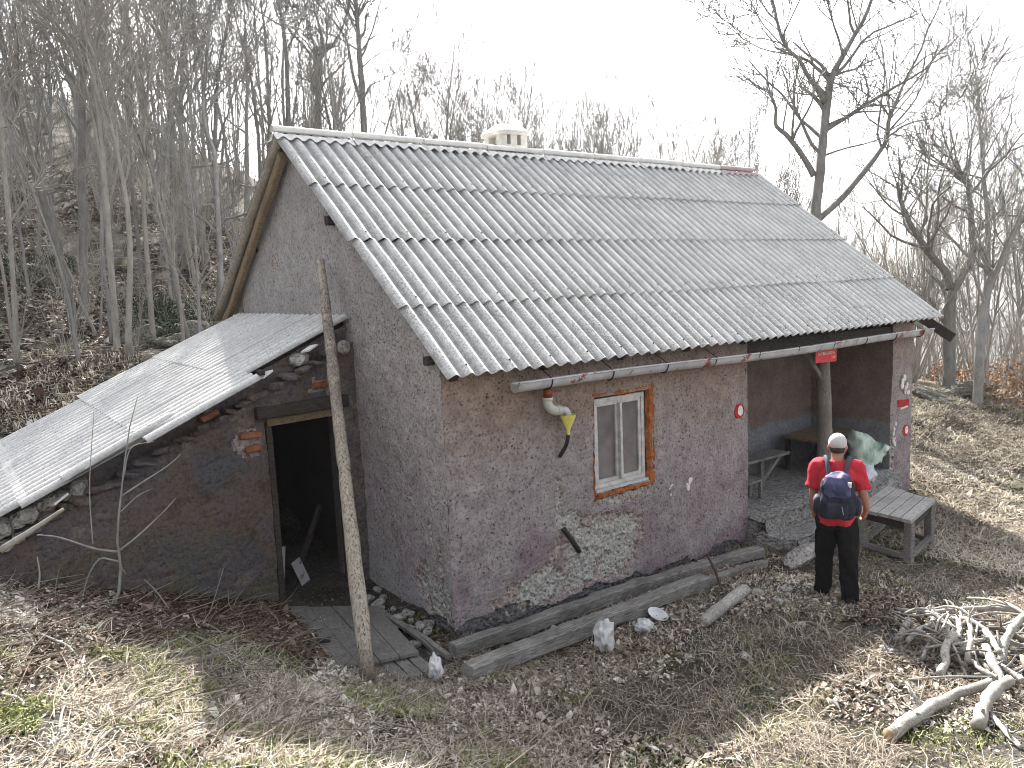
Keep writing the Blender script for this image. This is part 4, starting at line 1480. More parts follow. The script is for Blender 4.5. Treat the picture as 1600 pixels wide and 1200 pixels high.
# sacks on the porch floor by the pillar
def sack(p, prof, mat, name, label, cat, seed, neck=None):
    mb = MB()
    rings = []
    pz = np.array(prof)
    zs_ = np.linspace(0, len(prof) - 1, 16)
    prof = [tuple(np.interp(q, range(len(pz)), pz[:, j]) for j in range(5)) for q in zs_]
    for z, rx, ry, ox, oy in prof:
        a = np.linspace(0, 2 * PI, 22, endpoint=False)
        rings.append([np.asarray(p) + (ox + math.cos(q) * rx * (1 + .1 * math.sin(3 * q + z * 9 + seed) + .06 * math.sin(7 * q + seed)), oy + math.sin(q) * ry * (1 + .1 * math.sin(4 * q + seed + z * 7)), z + .02 * math.sin(5 * q + seed)) for q in a])
    mb.loft(rings)
    V_ = mb.verts()
    c_ = V_.mean(0)
    d_ = V_ - c_
    d_ /= np.linalg.norm(d_, axis=1, keepdims=True)
    mb.V = [V_ + d_ * (.045 * (1 - 2.2 * np.abs(fbm(V_, 6, 2, seed))) + .02 * fbm(V_, 17, 2, seed + 1))[:, None]]
    return tag(mb.build(name, M[mat], smooth=True), label, cat)
sack((8.28, .42, .22), [(0, .16, .14, 0, 0), (.1, .22, .2, 0, 0), (.3, .2, .18, 0, 0), (.5, .24, .18, -.02, 0), (.62, .2, .14, -.1, 0), (.72, .05, .05, -.22, 0)], 'green_sack', 'plastic_sack', 'pale green plastic sack standing against the porch pillar', 'sack', 2)
sack((8.62, .36, .38), [(0, .14, .12, -.1, 0), (.1, .19, .14, 0, 0), (.2, .15, .11, .1, 0), (.26, .05, .05, .2, 0)], 'green_sack', 'knotted_bag', 'knotted neck of pale green plastic bulging towards the pillar', 'bag', 5)
sack((7.9, .22, .2), [(0, .2, .16, 0, 0), (.08, .25, .19, 0, 0), (.18, .2, .15, 0, 0), (.24, .06, .05, .02, 0)], 'grey_sack', 'grey_bag', 'lilac grey plastic bag slumped on the porch floor below the green sack', 'bag', 3)
sack((7.75, .75, .22), [(0, .2, .17, 0, 0), (.15, .24, .2, 0, 0), (.4, .2, .17, 0, 0), (.6, .1, .1, 0, 0), (.66, .04, .04, 0, 0)], 'black', 'black_bag', 'black rubbish bag behind the green sack in the porch', 'bag', 7)

# ------------------------------------------------------------------ the walker
MP = on(1306, 934, 2, .09)
MP[2] = gz1(MP[0], MP[1])
mf = np.array([.86, .51, 0])
mr = np.array([.51, -.86, 0])
def L3(x, y, z):
    return MP + mr * x + mf * y + np.array([0, 0, z])
def mtube(mb, pts, rad, n=14, sides=14, flat=1.0):
    pts = [L3(*p) for p in pts]
    t_ = np.linspace(0, len(pts) - 1, n)
    mb.tube(smoothline(pts, n), np.interp(t_, range(len(rad)), rad), sides, flat=flat)
def ering(z, rx, ry, y=0.0, x=0.0, k=22, p=2.3):
    a = np.linspace(0, 2 * PI, k, endpoint=False)
    return [L3(x + rx * np.sign(math.cos(q)) * abs(math.cos(q)) ** (2 / p), y + ry * np.sign(math.sin(q)) * abs(math.sin(q)) ** (2 / p), z) for q in a]
def remeshed(name, mb, mat, parent, voxel, smooth=2, fold=0.0):
    me = mb.mesh(name, mat, ORG[parent.name])
    tmp = bpy.data.objects.new('tmp', me)
    COL.objects.link(tmp)
    md = tmp.modifiers.new('r', 'REMESH')
    md.mode = 'VOXEL'
    md.voxel_size = voxel
    md.use_smooth_shade = True
    sm = tmp.modifiers.new('s', 'SMOOTH')
    sm.iterations = smooth
    sm.factor = .5
    dg = bpy.context.evaluated_depsgraph_get()
    out = bpy.data.meshes.new_from_object(tmp.evaluated_get(dg))
    bpy.data.objects.remove(tmp, do_unlink=True)
    out.materials.clear()
    out.materials.append(mat)
    out.name = name
    if fold:
        n_ = len(out.vertices)
        co, no = np.empty(n_ * 3), np.empty(n_ * 3)
        out.vertices.foreach_get('co', co)
        out.vertices.foreach_get('normal', no)
        co, no = co.reshape(-1, 3), no.reshape(-1, 3)
        st = co * np.array([1, 1, .55])
        co = co + no * (fold * (1 - 2 * np.abs(fbm(st, 9, 2, 7))) + fold * .6 * fbm(st, 22, 2, 9))[:, None]
        out.vertices.foreach_set('co', co.ravel())
        out.update()
    o = link(name, out, parent)
    ORG[o.name] = ORG[parent.name]
    return o
man = thing('person', 'person in red t-shirt, black trousers and pale cap walking towards the porch', 'person', MP)
gL = lambda x, y: gz1(*(L3(x, y, 0)[:2])) - MP[2]
zl, zr_ = gL(-.15, .16), gL(.13, -.14)
b = MB()
# torso, neck, head
b.loft([ering(.86, .15, .11), ering(.95, .17, .125), ering(1.06, .155, .115), ering(1.22, .17, .125, .01), ering(1.36, .185, .125, .015), ering(1.44, .17, .105, .015), ering(1.50, .09, .075, .02)])
mtube(b, [(0, .015, 1.44), (0, .035, 1.53), (0, .06, 1.59)], [.075, .06, .06])
hd = lambda z, rx, ry, y: ering(z, rx, ry, y, .012, 22, 2.1)
b.loft([hd(1.535, .03, .035, .15), hd(1.555, .05, .065, .125), hd(1.59, .066, .09, .105), hd(1.63, .074, .1, .095), hd(1.68, .077, .103, .085), hd(1.72, .074, .1, .075), hd(1.755, .06, .08, .07), hd(1.775, .03, .04, .068)])
mtube(b, [(0, .19, 1.665), (0, .212, 1.635), (0, .195, 1.62)], [.012, .017, .014])
for s in (-1, 1):
    mtube(b, [(s * .076, .075, 1.675), (s * .086, .065, 1.65), (s * .078, .075, 1.615)], [.012, .018, .012], 8, 8)      # ears
    mtube(b, [(s * .03, .18, 1.665), (s * .035, .185, 1.665)], [.012, .012], 4, 8)                                       # eyes
# legs
for s, y0, zf in ((-1, .16, zl), (1, -.14, zr_)):
    mtube(b, [(s * .09, 0, .9), (s * .115, y0 * .55 + .02, .52 + zf * .5), (s * .135, y0 - .03, .10 + zf)], [.085, .055, .04])
    mtube(b, [(s * .135, y0 - .06, .05 + zf), (s * .15, y0 + .14, .03 + zf)], [.04, .035])
# arms and hands
def hand(b, w, d, inward):
    d = np.asarray(d, float)
    d /= np.linalg.norm(d)
    w = np.asarray(w, float)
    side = np.array([0, 1.0, 0])
    side -= d * (side @ d)
    side /= np.linalg.norm(side)
    nrm = np.cross(d, side) * inward
    mtube(b, [w, w + d * .05, w + d * .095], [.025, .034, .032], 8, 12)
    for k, (off, ln, cu) in enumerate(((.030, .065, .35), (.010, .075, .4), (-.010, .07, .45), (-.029, .055, .5))):
        p0 = w + d * .085 + side * off
        p1 = p0 + d * ln * .5 + nrm * ln * .5 * cu * .5
        p2 = p1 + d * ln * .4 + nrm * ln * .5 * cu * 1.6
        mtube(b, [p0, p1, p2], [.0098, .009, .0078], 7, 8)
    p0 = w + d * .03 + side * .026
    mtube(b, [p0, p0 + side * .025 + d * .03, p0 + side * .03 + d * .065 + nrm * .012], [.012, .0105, .009], 7, 8)
armL = [(-.165, .01, 1.44), (-.228, .0, 1.19), (-.238, .06, 1.0), (-.225, .10, .93)]
armR = [(.165, .01, 1.44), (.245, -.03, 1.20), (.285, .06, 1.02), (.275, .115, .955)]
for arm, s in ((armL, 1), (armR, -1)):
    mtube(b, arm, [.058, .046, .036, .027], 18)
    w = np.array(arm[-1])
    hand(b, w, np.array(arm[-1]) - np.array(arm[-2]), s)
remeshed('body', b, M['skin'], man, .0072, 2)
# clothes
b = MB()
b.loft([ering(.855, .185, .15), ering(1.0, .185, .15), ering(1.15, .175, .14), ering(1.3, .19, .145, .01), ering(1.42, .195, .132, .015), ering(1.485, .13, .10, .02), ering(1.525, .085, .082, .025)])
for arm, s in ((armL, -1), (armR, 1)):
    a0, a1 = np.array(arm[0]), np.array(arm[1])
    mtube(b, [a0 + (-s * .05, 0, .02), a0 + (s * .025, 0, 0), a0 * .4 + a1 * .6 + (s * .012, 0, 0), a0 * .12 + a1 * .88 + (s * .014, 0, 0)], [.08, .084, .082, .086], 12)
remeshed('shirt', b, M['shirt'], man, .0095, 2, .011)
b = MB()
b.loft([ering(.80, .17, .13), ering(.90, .185, .142), ering(.985, .178, .138)])
for s, y0, zf in ((-1, .16, zl), (1, -.14, zr_)):
    mtube(b, [(s * .085, 0, .9), (s * .105, y0 * .35 + .01, .66 + zf * .3), (s * .118, y0 * .55 + .02, .46 + zf * .6), (s * .135, y0 - .03, .06 + zf)], [.115, .105, .088, .085], 18)
remeshed('trousers', b, M['trouser'], man, .011, 2, .012)
for s, y0, zf in ((-1, .16, zl), (1, -.14, zr_)):
    b = MB()
    mtube(b, [(s * .135, y0 - .09, .045 + zf), (s * .14, y0, .055 + zf), (s * .152, y0 + .12, .035 + zf), (s * .156, y0 + .17, .03 + zf)], [.045, .055, .048, .03], 12, 12)
    remeshed('shoe', b, M['black'], man, .01, 1)
b = MB()
hr = lambda z, g, y: ering(z, .08 + g, .105 + g, y, 0, 26, 2.1)
b.loft([hr(1.655, .008, .085), hr(1.69, .012, .083), hr(1.73, .007, .076), hr(1.765, -.012, .07), hr(1.788, -.042, .068), hr(1.795, -.07, .068)])
cap_ = b.build('cap', M['cap'], man, smooth=True)
b = MB()
pk = [L3(.075 * math.cos(q), .15 + .13 * math.sin(q), 1.672 - .02 * math.sin(q)) for q in np.linspace(0, PI, 12)]
b.loft([[p + (0, 0, -.004) for p in pk], [p + (0, 0, .004) for p in pk]])
b.build('peak', M['cap'], cap_)
b = MB()
b.loft([hr(1.60, -.012, .075), hr(1.63, -.002, .076), hr(1.662, .002, .078)])
b.build('hair', M['hair'], man, smooth=True)
# rucksack
bp_ = thing('backpack', 'navy backpack with blue violet lid on the back of the person', 'backpack', L3(0, -.25, 1.0))
def rr(z, rx, ry, y, x=0, p=3.2):
    return ering(z, rx, ry, y, x, 26, p)
b = MB()
b.loft([rr(.975, .11, .06, -.22), rr(.99, .155, .10, -.23), rr(1.06, .182, .125, -.25), rr(1.18, .178, .125, -.255), rr(1.3, .155, .11, -.245), rr(1.37, .14, .10, -.225), rr(1.40, .09, .05, -.2)])
remeshed('main_bag', b, M['pack'], bp_, .011, 1, .012)
b = MB()
b.loft([rr(1.22, .10, .06, -.335), rr(1.245, .132, .085, -.30), rr(1.34, .128, .105, -.265), rr(1.41, .11, .09, -.23), rr(1.435, .06, .05, -.21)])
remeshed('lid', b, M['pack_blue'], bp_, .011, 1, .012)
for s in (-1, 1):
    b = MB()
    b.loft([rr(1.02, .03, .05, -.24, s * .185), rr(1.05, .042, .08, -.235, s * .19), rr(1.16, .042, .08, -.24, s * .19), rr(1.2, .03, .055, -.235, s * .18)])
    b.build('side_pocket', M['pack'], bp_, smooth=True)
    b = MB()
    sp = smoothline([L3(s * .075, -.19, 1.37), L3(s * .095, -.11, 1.50), L3(s * .115, -.01, 1.548), L3(s * .125, .10, 1.49), L3(s * .13, .165, 1.35), L3(s * .15, .12, 1.15), L3(s * .17, -.02, 1.04), L3(s * .15, -.18, 1.02)], 34)
    b.tube(sp, .03, 8, flat=.75)
    b.build('shoulder_strap', M['pack_grey'], bp_, smooth=True)
b = MB()
b.loft([rr(1.0, .09, .02, -.365), rr(1.02, .105, .035, -.365), rr(1.15, .105, .035, -.372), rr(1.17, .085, .02, -.365)])
b.build('front_pocket', M['pack'], bp_, smooth=True)
b = MB()
b.bar(L3(.06, -.415, 1.06), L3(.045, -.415, 1.14), .01, .006)
b.bar(L3(-.05, -.415, 1.05), L3(-.05, -.415, 1.12), .01, .006)
b.build('pull_tab', M['white_plastic'], bp_)
b = MB()
b.box(L3(.115, -.34, 1.35), (.03, .035, .05), rotz(.5))
b.build('badge', M['white_paint'], bp_)
# ------------------------------------------------------------------ branch wood pile at the right
def stick_obj(pts, r0, r1, name, label, cat, mat='deadwood', group=None, n=14, sides=9, cut=False, jit=.16):
    mb = MB()
    sp = smoothline(pts, n)
    if r0 > .012:
        sp[1:-1] += rng.normal(0, r0 * .12, (n - 2, 3))
    mb.tube(sp, np.linspace(r0, r1, n) * (1 + .045 * rng.normal(0, 1, n)), sides, jit=jit, seed=int(abs(pts[0][0]) * 37) % 97)
    if cut:
        t_ = (sp[0] - sp[1]) / np.linalg.norm(sp[0] - sp[1])
        mb.tube([sp[0], sp[0] + t_ * .004], [r0 * .92, r0 * .9], sides, mi=1)
    if r0 > .014:
        for _ in range(2):
            i_ = int(rng.integers(2, n - 2))
            v_ = rng.normal(0, 1, 3)
            v_[2] = abs(v_[2])
            v_ /= np.linalg.norm(v_)
            l_ = r0 * rng.uniform(2.0, 5)
            mb.tube([sp[i_], sp[i_] + v_ * l_ * .6, sp[i_] + v_ * l_ + (0, 0, l_ * .2)], [r0 * .45, r0 * .32, r0 * .2], 6)
    return tag(mb.build(name, [M[mat], M['cutwood']], smooth=True), label, cat, group)
GP = 'crooked branches of the firewood pile'
pile = [  # px polyline, heights above the ground, radius ends
    ([(1388, 1148), (1432, 1112), (1490, 1078), (1548, 1066)], (.06, .07, .08, .12), .055, .05, 'thick log with a fresh sawn end at the front of the woodpile', True),
    ([(1527, 1135), (1530, 1100), (1545, 1075), (1578, 1062)], (.05, .1, .14, .16), .06, .05, 'thick crooked branch crossing behind the sawn log', False),
    ([(1440, 1030), (1452, 1000), (1475, 985), (1482, 960)], (.05, .1, .14, .2), .02, .014, 'thin forked branch standing at the left edge of the woodpile', False),
    ([(1470, 1055), (1478, 1035), (1470, 1010), (1490, 990)], (.05, .1, .15, .2), .045, .04, 'pale bent branch in the middle left of the woodpile', False),
    ([(1495, 1010), (1502, 990), (1497, 965)], (.1, .18, .2), .03, .025, 'upright pale branch near the top of the woodpile', False),
    ([(1512, 1035), (1518, 1005), (1520, 985), (1514, 968)], (.1, .2, .24, .24), .032, .025, 'smooth curved branch right of the upright one in the woodpile', False),
    ([(1515, 1030), (1535, 1050), (1560, 1060)], (.1, .12, .1), .03, .025, 'short branch dipping to the right in the woodpile', False),
    ([(1540, 1010), (1548, 1035), (1560, 1060), (1575, 1068)], (.16, .16, .12, .1), .042, .035, 'pale branch running down to the crooked branch in the woodpile', False),
    ([(1565, 1035), (1562, 1000), (1575, 980), (1600, 962)], (.14, .25, .3, .3), .05, .04, 'big smooth bent branch at the right of the woodpile', False),
    ([(1600, 1065), (1570, 1045), (1550, 1030)], (.1, .14, .16), .035, .028, 'branch slanting in from the right edge of the photo', False),
    ([(1420, 1062), (1480, 1055), (1550, 1058)], (.04, .06, .1), .014, .01, 'long thin twig lying across the front of the woodpile', False),
    ([(1548, 1115), (1570, 1145), (1595, 1168)], (.05, .04, .03), .028, .02, 'thin pale branch pointing to the lower right corner', False),
    ([(1405, 1000), (1412, 985), (1420, 968)], (.04, .06, .07), .05, .045, 'short mossy log lying left of the woodpile', False),
    ([(1395, 1020), (1385, 1015), (1378, 1010)], (.04, .05, .04), .035, .03, 'small chunk of wood left of the short mossy log', False),
    ([(1445, 1012), (1490, 1008), (1540, 998)], (.1, .16, .2), .018, .014, 'thin branch lying crosswise in the middle of the woodpile', False),
    ([(1540, 985), (1552, 1000), (1562, 1020)], (.2, .22, .2), .035, .03, 'stubby branch under the big bent one in the woodpile', False),
]
for pl, hs, r0, r1, lb, cut in pile:
    pts = []
    base = on_ground(*pl[0])
    for (px, py), h in zip(pl, hs):
        q = on_ground(px, py, h)
        pts.append(q)
    pts = np.array(pts)
    st_ = pts[0] + (pts[-1] - pts[0]) * np.linspace(0, 1, len(pts))[:, None]
    pts = st_ * .5 + pts * .5
    stick_obj(pts, r0 * .85, r1 * .8, 'pile_branch', lb, 'branch', mat=('deadwood', 'bark_pale', 'bark_grey')[len(lb) % 3], group=GP, cut=cut, jit=.3)
ctr = on_ground(1545, 1050)
for k in range(64):
    a = rng.uniform(0, PI)
    L = rng.uniform(.35, 1.1)
    c_ = ctr + np.array([rng.uniform(-.1, 1.2), rng.uniform(-.6, .75), 0])
    d = np.array([math.cos(a), math.sin(a), 0])
    pts = []
    for t_ in (-.5, -.15, .2, .5):
        p = c_ + d * L * t_ + np.array([rng.uniform(-.03, .03), rng.uniform(-.03, .03), 0])
        p[2] = gz1(p[0], p[1]) + .03 + rng.uniform(0, .13) + .05 * math.cos(t_ * 3)
        pts.append(p)
    r_ = float(rng.choice((.008, .011, .015, .02, .027)))
    stick_obj(pts, r_, r_ * .6, 'pile_branch', 'grey dead branch jumbled among the others in the woodpile', 'branch', mat=str(rng.choice(('deadwood', 'deadwood', 'bark_brown', 'bark_pale'))), group='jumbled branches inside the woodpile', n=9, sides=7)

# ------------------------------------------------------------------ bare trees
class Tree:
    """collects trunk tubes and branch tubes of one tree"""
    def __init__(s, seed):
        s.r = np.random.default_rng(seed)
        s.trunk, s.crown = MB(), MB()

    def limb(s, p, d, L, r0, level, bend=.16, up=.06):
        r = s.r
        n = max(3, min(7, int(L / .28) + 2))
        pts = [np.array(p, float)]
        d = np.array(d, float)
        d /= np.linalg.norm(d)
        for i in range(n):
            d = d + r.normal(0, bend, 3) + np.array([0, 0, up])
            d /= np.linalg.norm(d)
            pts.append(pts[-1] + d * L / n)
        pts = np.array(pts)
        return pts

    def grow(s, p, d, L, r0, level, maxlevel, dens=1.0, spread=.75, rmin=.004):
        pts = s.limb(p, d, L, r0, level)
        r1 = max(r0 * .32, rmin)
        rad = np.linspace(r0, r1, len(pts))
        s.crown.tube(pts, rad, 5 if r0 > .03 else 3, cap=False)
        s.sub(pts, rad, L, level, maxlevel, dens, spread, rmin)

    def sub(s, pts, rad, L, level, maxlevel, dens, spread, rmin, t0=.25, count=None):
        if level >= maxlevel:
            return
        r = s.r
        k = count if count is not None else max(2, int(r.poisson((5.5, 6.2, 4.6, 3)[min(level, 3)] * dens)))
        for _ in range(k):
            t = t0 + (1 - t0) * r.random() ** .8
            f = t * (len(pts) - 1)
            i = min(int(f), len(pts) - 2)
            q = pts[i] + (pts[i + 1] - pts[i]) * (f - i)
            ax = pts[i + 1] - pts[i]
            ax /= np.linalg.norm(ax)
            v = r.normal(0, 1, 3)
            v -= ax * (v @ ax)
            v /= np.linalg.norm(v)
            dd = ax * (1 - spread * .55) + v * spread + np.array([0, 0, .22])
            rr_ = max(rad[i] * r.uniform(.38, .62), rmin)
            s.grow(q, dd, L * r.uniform(.34, .68) * (1.12 - .5 * t), rr_, level + 1, maxlevel, dens, spread, rmin)

    def meshes(s, mat):
        return s.trunk.mesh('trunk', mat, smooth=True), s.crown.mesh('crown', mat, smooth=True)

def proto(seed, H, r0, stems=1, limbs=12, maxlevel=3, first=.35, lean=.05, spread=.7, dens=1.0, mat='bark_grey', fork=.0):
    t = Tree(seed)
    r = t.r
    for k in range(stems):
        h = H * r.uniform(.75, 1.0) if stems > 1 else H
        d0 = np.array([r.normal(0, lean + .10 * (stems > 1)), r.normal(0, lean + .10 * (stems > 1)), 1])
        base = np.array([r.normal(0, .12), r.normal(0, .12), -.35]) * (stems > 1) + np.array([0, 0, -.35]) * (stems == 1)
        pts = [base]
        d = d0 / np.linalg.norm(d0)
        n = 12
        for i in range(n):
            d = d + r.normal(0, .055, 3) * np.array([1, 1, .2])
            d[2] = max(d[2], .75)
            d /= np.linalg.norm(d)
            pts.append(pts[-1] + d * (h + .35) / n)
        pts = np.array(pts)
        rr_ = r0 * (r.uniform(.55, 1.0) if stems > 1 else 1)
        rad = rr_ * (1 - .9 * np.linspace(0, 1, n + 1) ** 1.15)
        rad[0] *= 1.35
        t.trunk.tube(pts, rad, 8 if stems == 1 else 6, jit=.1, seed=seed)
        t.sub(pts, rad, h * .5, 0, maxlevel, dens, spread, .0078, first, limbs)
    return t.meshes(M[mat])

PT = [
    proto(1, 10, .14, 1, 15, 3, .35, .04, .75),
    proto(2, 10, .10, 1, 16, 3, .3, .05, .6, mat='bark_grey'),
    proto(3, 10, .16, 1, 14, 3, .4, .06, .85, mat='bark_dark'),
    proto(4, 9, .07, 4, 6, 3, .3, .07, .5, .9),
    proto(5, 9, .06, 6, 5, 2, .25, .08, .45, 1.1, mat='bark_pale'),
    proto(6, 10, .09, 2, 10, 3, .3, .07, .6, mat='bark_grey'),
    proto(7, 10, .12, 1, 14, 3, .45, .05, .7, mat='bark_pale'),
    proto(8, 10, .13, 1, 18, 3, .25, .05, .7, mat='bark_dark'),
    proto(9, 10, .075, 1, 12, 2, .35, .06, .5, 1.2, mat='bark_grey'),
    proto(10, 6, .03, 7, 4, 2, .2, .12, .5, 1.0, mat='bark_pale'),
]
PH = [10, 10, 10, 9, 9, 10, 10, 10, 10, 6]

def place_tree(k, p, H, rz, label, group, name='bare_tree', lean=(0, 0), fat=1.0):
    s = H / PH[k]
    o = thing(name, label, 'tree' if name != 'sapling_clump' else 'shrub', p, group)
    o.scale = (s * fat, s * fat, s)
    o.rotation_euler = (lean[0], lean[1], rz)
    for nm, me in (('trunk', PT[k][0]), ('crown', PT[k][1])):
        link(nm, me, o)
    return o

# skyline of the wood: (pixel column, pixel row of the tree tops)
SKY = np.array([(-60, -160), (60, -140), (150, -200), (260, -170), (330, -120), (420, -60), (470, -90), (540, -60), (600, 0), (650, 40), (700, 60), (760, 62), (800, 66), (840, 110), (880, 85), (960, 95), (990, 140), (1040, 135), (1080, 140), (1120, 125), (1170, 165), (1230, 190), (1330, 220), (1400, 225), (1450, 150), (1520, 140), (1580, 120), (1680, 120)], float)
def zone(px):
    if px < 340: return 'bare tree on the leafy slope left of the gable', 'bare trees on the slope left of the gable'
    if px < 745: return 'bare tree behind the roof ridge left of the chimney', 'bare trees behind the ridge left of the chimney'
    if px < 1180: return 'bare tree behind the roof ridge right of the chimney', 'bare trees behind the ridge right of the chimney'
    return 'bare tree in the hazy wood right of the roof', 'bare trees in the wood right of the roof'

def free_of_house(x, y):
    return not (-5.5 < x < 11.3 and -7 < y < 9.2)
tr = np.random.default_rng(5)
placed = []
def scatter(n, px0, px1, d0, d1, kinds, keep=.7, hmul=(.72, 1.0), mind=.8):
    c = tries = 0
    while c < n and tries < n * 30:
        tries += 1
        px = tr.uniform(px0, px1)
        D = d0 + (d1 - d0) * tr.random() ** 1.3
        p = at(px, 440, D)
        if not free_of_house(p[0], p[1]) or any((p[0] - q[0]) ** 2 + (p[1] - q[1]) ** 2 < mind ** 2 for q in placed):
            continue
        z = gz1(p[0], p[1])
        row = np.interp(px, SKY[:, 0], SKY[:, 1])
        topz = at(px, row, D)[2]
        H = (topz - z) * tr.uniform(*hmul)
        if H < 2.0:
            continue
        H = min(H, 17)
        lb, gr = zone(px)
        k = int(tr.choice(kinds))
        adj = ('grey', 'slim grey', 'dark wide-crowned', 'four-stemmed grey', 'pale many-stemmed', 'twin-stemmed', 'pale straight', 'dark low-branched', 'very slender')[k]
        lb = ('near ' if D < (d0 * 2 + d1) / 3 else 'distant ') + adj + ' ' + lb
        place_tree(k, (p[0], p[1], z), H, tr.uniform(0, 6.28), lb, gr, lean=(tr.normal(0, .03), tr.normal(0, .03)), fat=tr.uniform(.62, .9))
        placed.append((p[0], p[1]))
        c += 1
scatter(56, -50, 345, 17, 48, [0, 1, 2, 6, 7, 8, 8, 1, 5], hmul=(.55, 1.0))
scatter(46, -60, 400, 30, 62, [0, 1, 3, 5, 7, 8], hmul=(.45, .85), mind=.6)
scatter(10, -40, 330, 14.5, 20, [1, 6, 8, 8], hmul=(.4, .8))
scatter(42, 345, 745, 20, 50, [0, 1, 2, 3, 4, 5, 7, 8], hmul=(.7, 1.0))
scatter(84, 745, 1180, 22, 55, [1, 3, 4, 4, 5, 8, 3], hmul=(.6, 1.0), mind=.6)
scatter(20, 1180, 1420, 21, 50, [1, 3, 4, 5, 8], hmul=(.6, 1.0))
scatter(22, 1420, 1650, 18, 45, [0, 1, 3, 4, 5, 8], hmul=(.55, 1.0))

# ---- trees with a shape of their own, limbs followed from the trunk up
def hero(name, label, D, limbs, mat, seed, base_px, dens=1.0, maxlevel=2, group=None, spread=.75, twig=.0105, root=None):
    """limbs: (pixel polyline, r0, r1, depth drift, sub-branches); the first one is the trunk"""
    b = at(base_px[0], base_px[1], D)
    zg = gz1(b[0], b[1])
    o = thing(name, label, 'tree', (b[0], b[1], zg), group)
    t = Tree(seed)
    for k, (pl, r0, r1, drift, cnt) in enumerate(limbs):
        P_ = []
        for i, (px, py) in enumerate(pl):
            P_.append(at(px, py, D + drift * (i / max(1, len(pl) - 1)) + t.r.normal(0, .06) * (i > 0)))
        if k == 0:
            P_ = [np.array([b[0], b[1], zg - .3])] + P_
        n = max(6, len(P_) * 3)
        pts = smoothline(P_, n)
        rad = np.linspace(r0, r1, n) * .58
        if k == 0: rad[0] *= 1.3
        (t.trunk if k == 0 else t.crown).tube(pts, rad, 9 if r0 > .08 else 6, jit=.12, seed=seed + k)
        cnt = int(cnt * 1.9)
        Lm = np.linalg.norm(np.diff(pts, axis=0), axis=1).sum()
        t.sub(pts, rad, min(Lm, 4.0) * 1.45, 0 if r0 > .09 else 1, maxlevel + (0 if r0 > .12 else 1), dens, spread, twig, .3 if k else .55, cnt)
    for nm, mbx in (('trunk', t.trunk), ('crown', t.crown)):
        mbx.build(nm, M[mat], o, smooth=True)
    return o

hero('forked_tree', 'large bare forked tree rising behind the right slope of the roof', 19, [
    ([(1278, 500), (1275, 335), (1278, 300), (1283, 250), (1290, 180), (1297, 130), (1303, 112)], .26, .14, 0, 6),
    ([(1272, 275), (1258, 250), (1243, 228), (1228, 210), (1212, 195), (1212, 168), (1200, 140)], .13, .05, -.8, 7),
    ([(1290, 160), (1278, 140), (1262, 118), (1250, 95), (1230, 75), (1218, 50), (1210, 10), (1195, -40)], .11, .03, -.6, 9),
    ([(1303, 112), (1318, 85), (1335, 55), (1350, 30), (1365, -10), (1380, -60)], .13, .05, .5, 9),
    ([(1318, 90), (1310, 60), (1303, 40), (1295, 10), (1285, -40)], .06, .03, -.4, 7),
    ([(1276, 345), (1310, 315), (1345, 275), (1372, 240), (1385, 218), (1388, 190), (1400, 160), (1412, 130)], .15, .06, 1.0, 6),
    ([(1412, 130), (1425, 105), (1440, 75), (1450, 45), (1465, 15), (1475, -20)], .06, .02, .4, 8),
    ([(1418, 115), (1445, 90), (1475, 75), (1510, 60)], .04, .014, .6, 7),
    ([(1386, 215), (1415, 195), (1440, 188), (1465, 182), (1470, 160), (1490, 140)], .045, .014, .8, 7),
    ([(1388, 205), (1420, 185), (1450, 160), (1490, 115)], .03, .01, .6, 6),
    ([(1287, 243), (1320, 232), (1350, 225), (1382, 215)], .05, .03, .6, 4),
    ([(1293, 195), (1315, 185), (1330, 180), (1355, 155)], .05, .015, -.4, 6),
    ([(1388, 180), (1375, 160), (1355, 148), (1335, 135), (1310, 122)], .04, .012, -.3, 6),
], 'bark_dark', 31, (1278, 560), .95, 2)
hero('pollard_tree', 'dark bare tree with a broken knobbed top above the gable', 27, [
    ([(498, 260), (497, 180), (497, 110), (500, 85)], .24, .19, 0, 2),
    ([(500, 88), (510, 76), (522, 70)], .20, .14, 0, 1),
    ([(495, 88), (488, 60), (480, 30)], .08, .04, 0, 5),
    ([(505, 78), (500, 45), (492, 18), (486, -20)], .10, .04, .3, 6),
    ([(520, 70), (532, 50), (542, 20), (550, -10)], .09, .03, .3, 6),
    ([(497, 95), (475, 62), (460, 58)], .06, .02, -.2, 4),
], 'bark_dark', 33, (498, 330), .9, 2)
hero('tall_tree', 'tall bare tree with spreading fork above the left part of the ridge', 25, [
    ([(572, 300), (568, 190), (565, 130), (560, 60), (556, 0), (552, -60)], .23, .09, 0, 8),
    ([(566, 165), (552, 120), (545, 80), (538, 55), (510, 20), (485, -10)], .11, .03, -.4, 8),
    ([(570, 150), (580, 133), (600, 125)], .07, .02, .3, 5),
    ([(562, 80), (530, 60), (500, 48), (470, 30)], .06, .02, -.3, 7),
    ([(566, 105), (590, 85), (625, 70)], .05, .015, .3, 6),
    ([(558, 30), (575, 0), (590, -30)], .07, .03, .3, 6),
], 'bark_dark', 35, (573, 330), 1.0, 2)
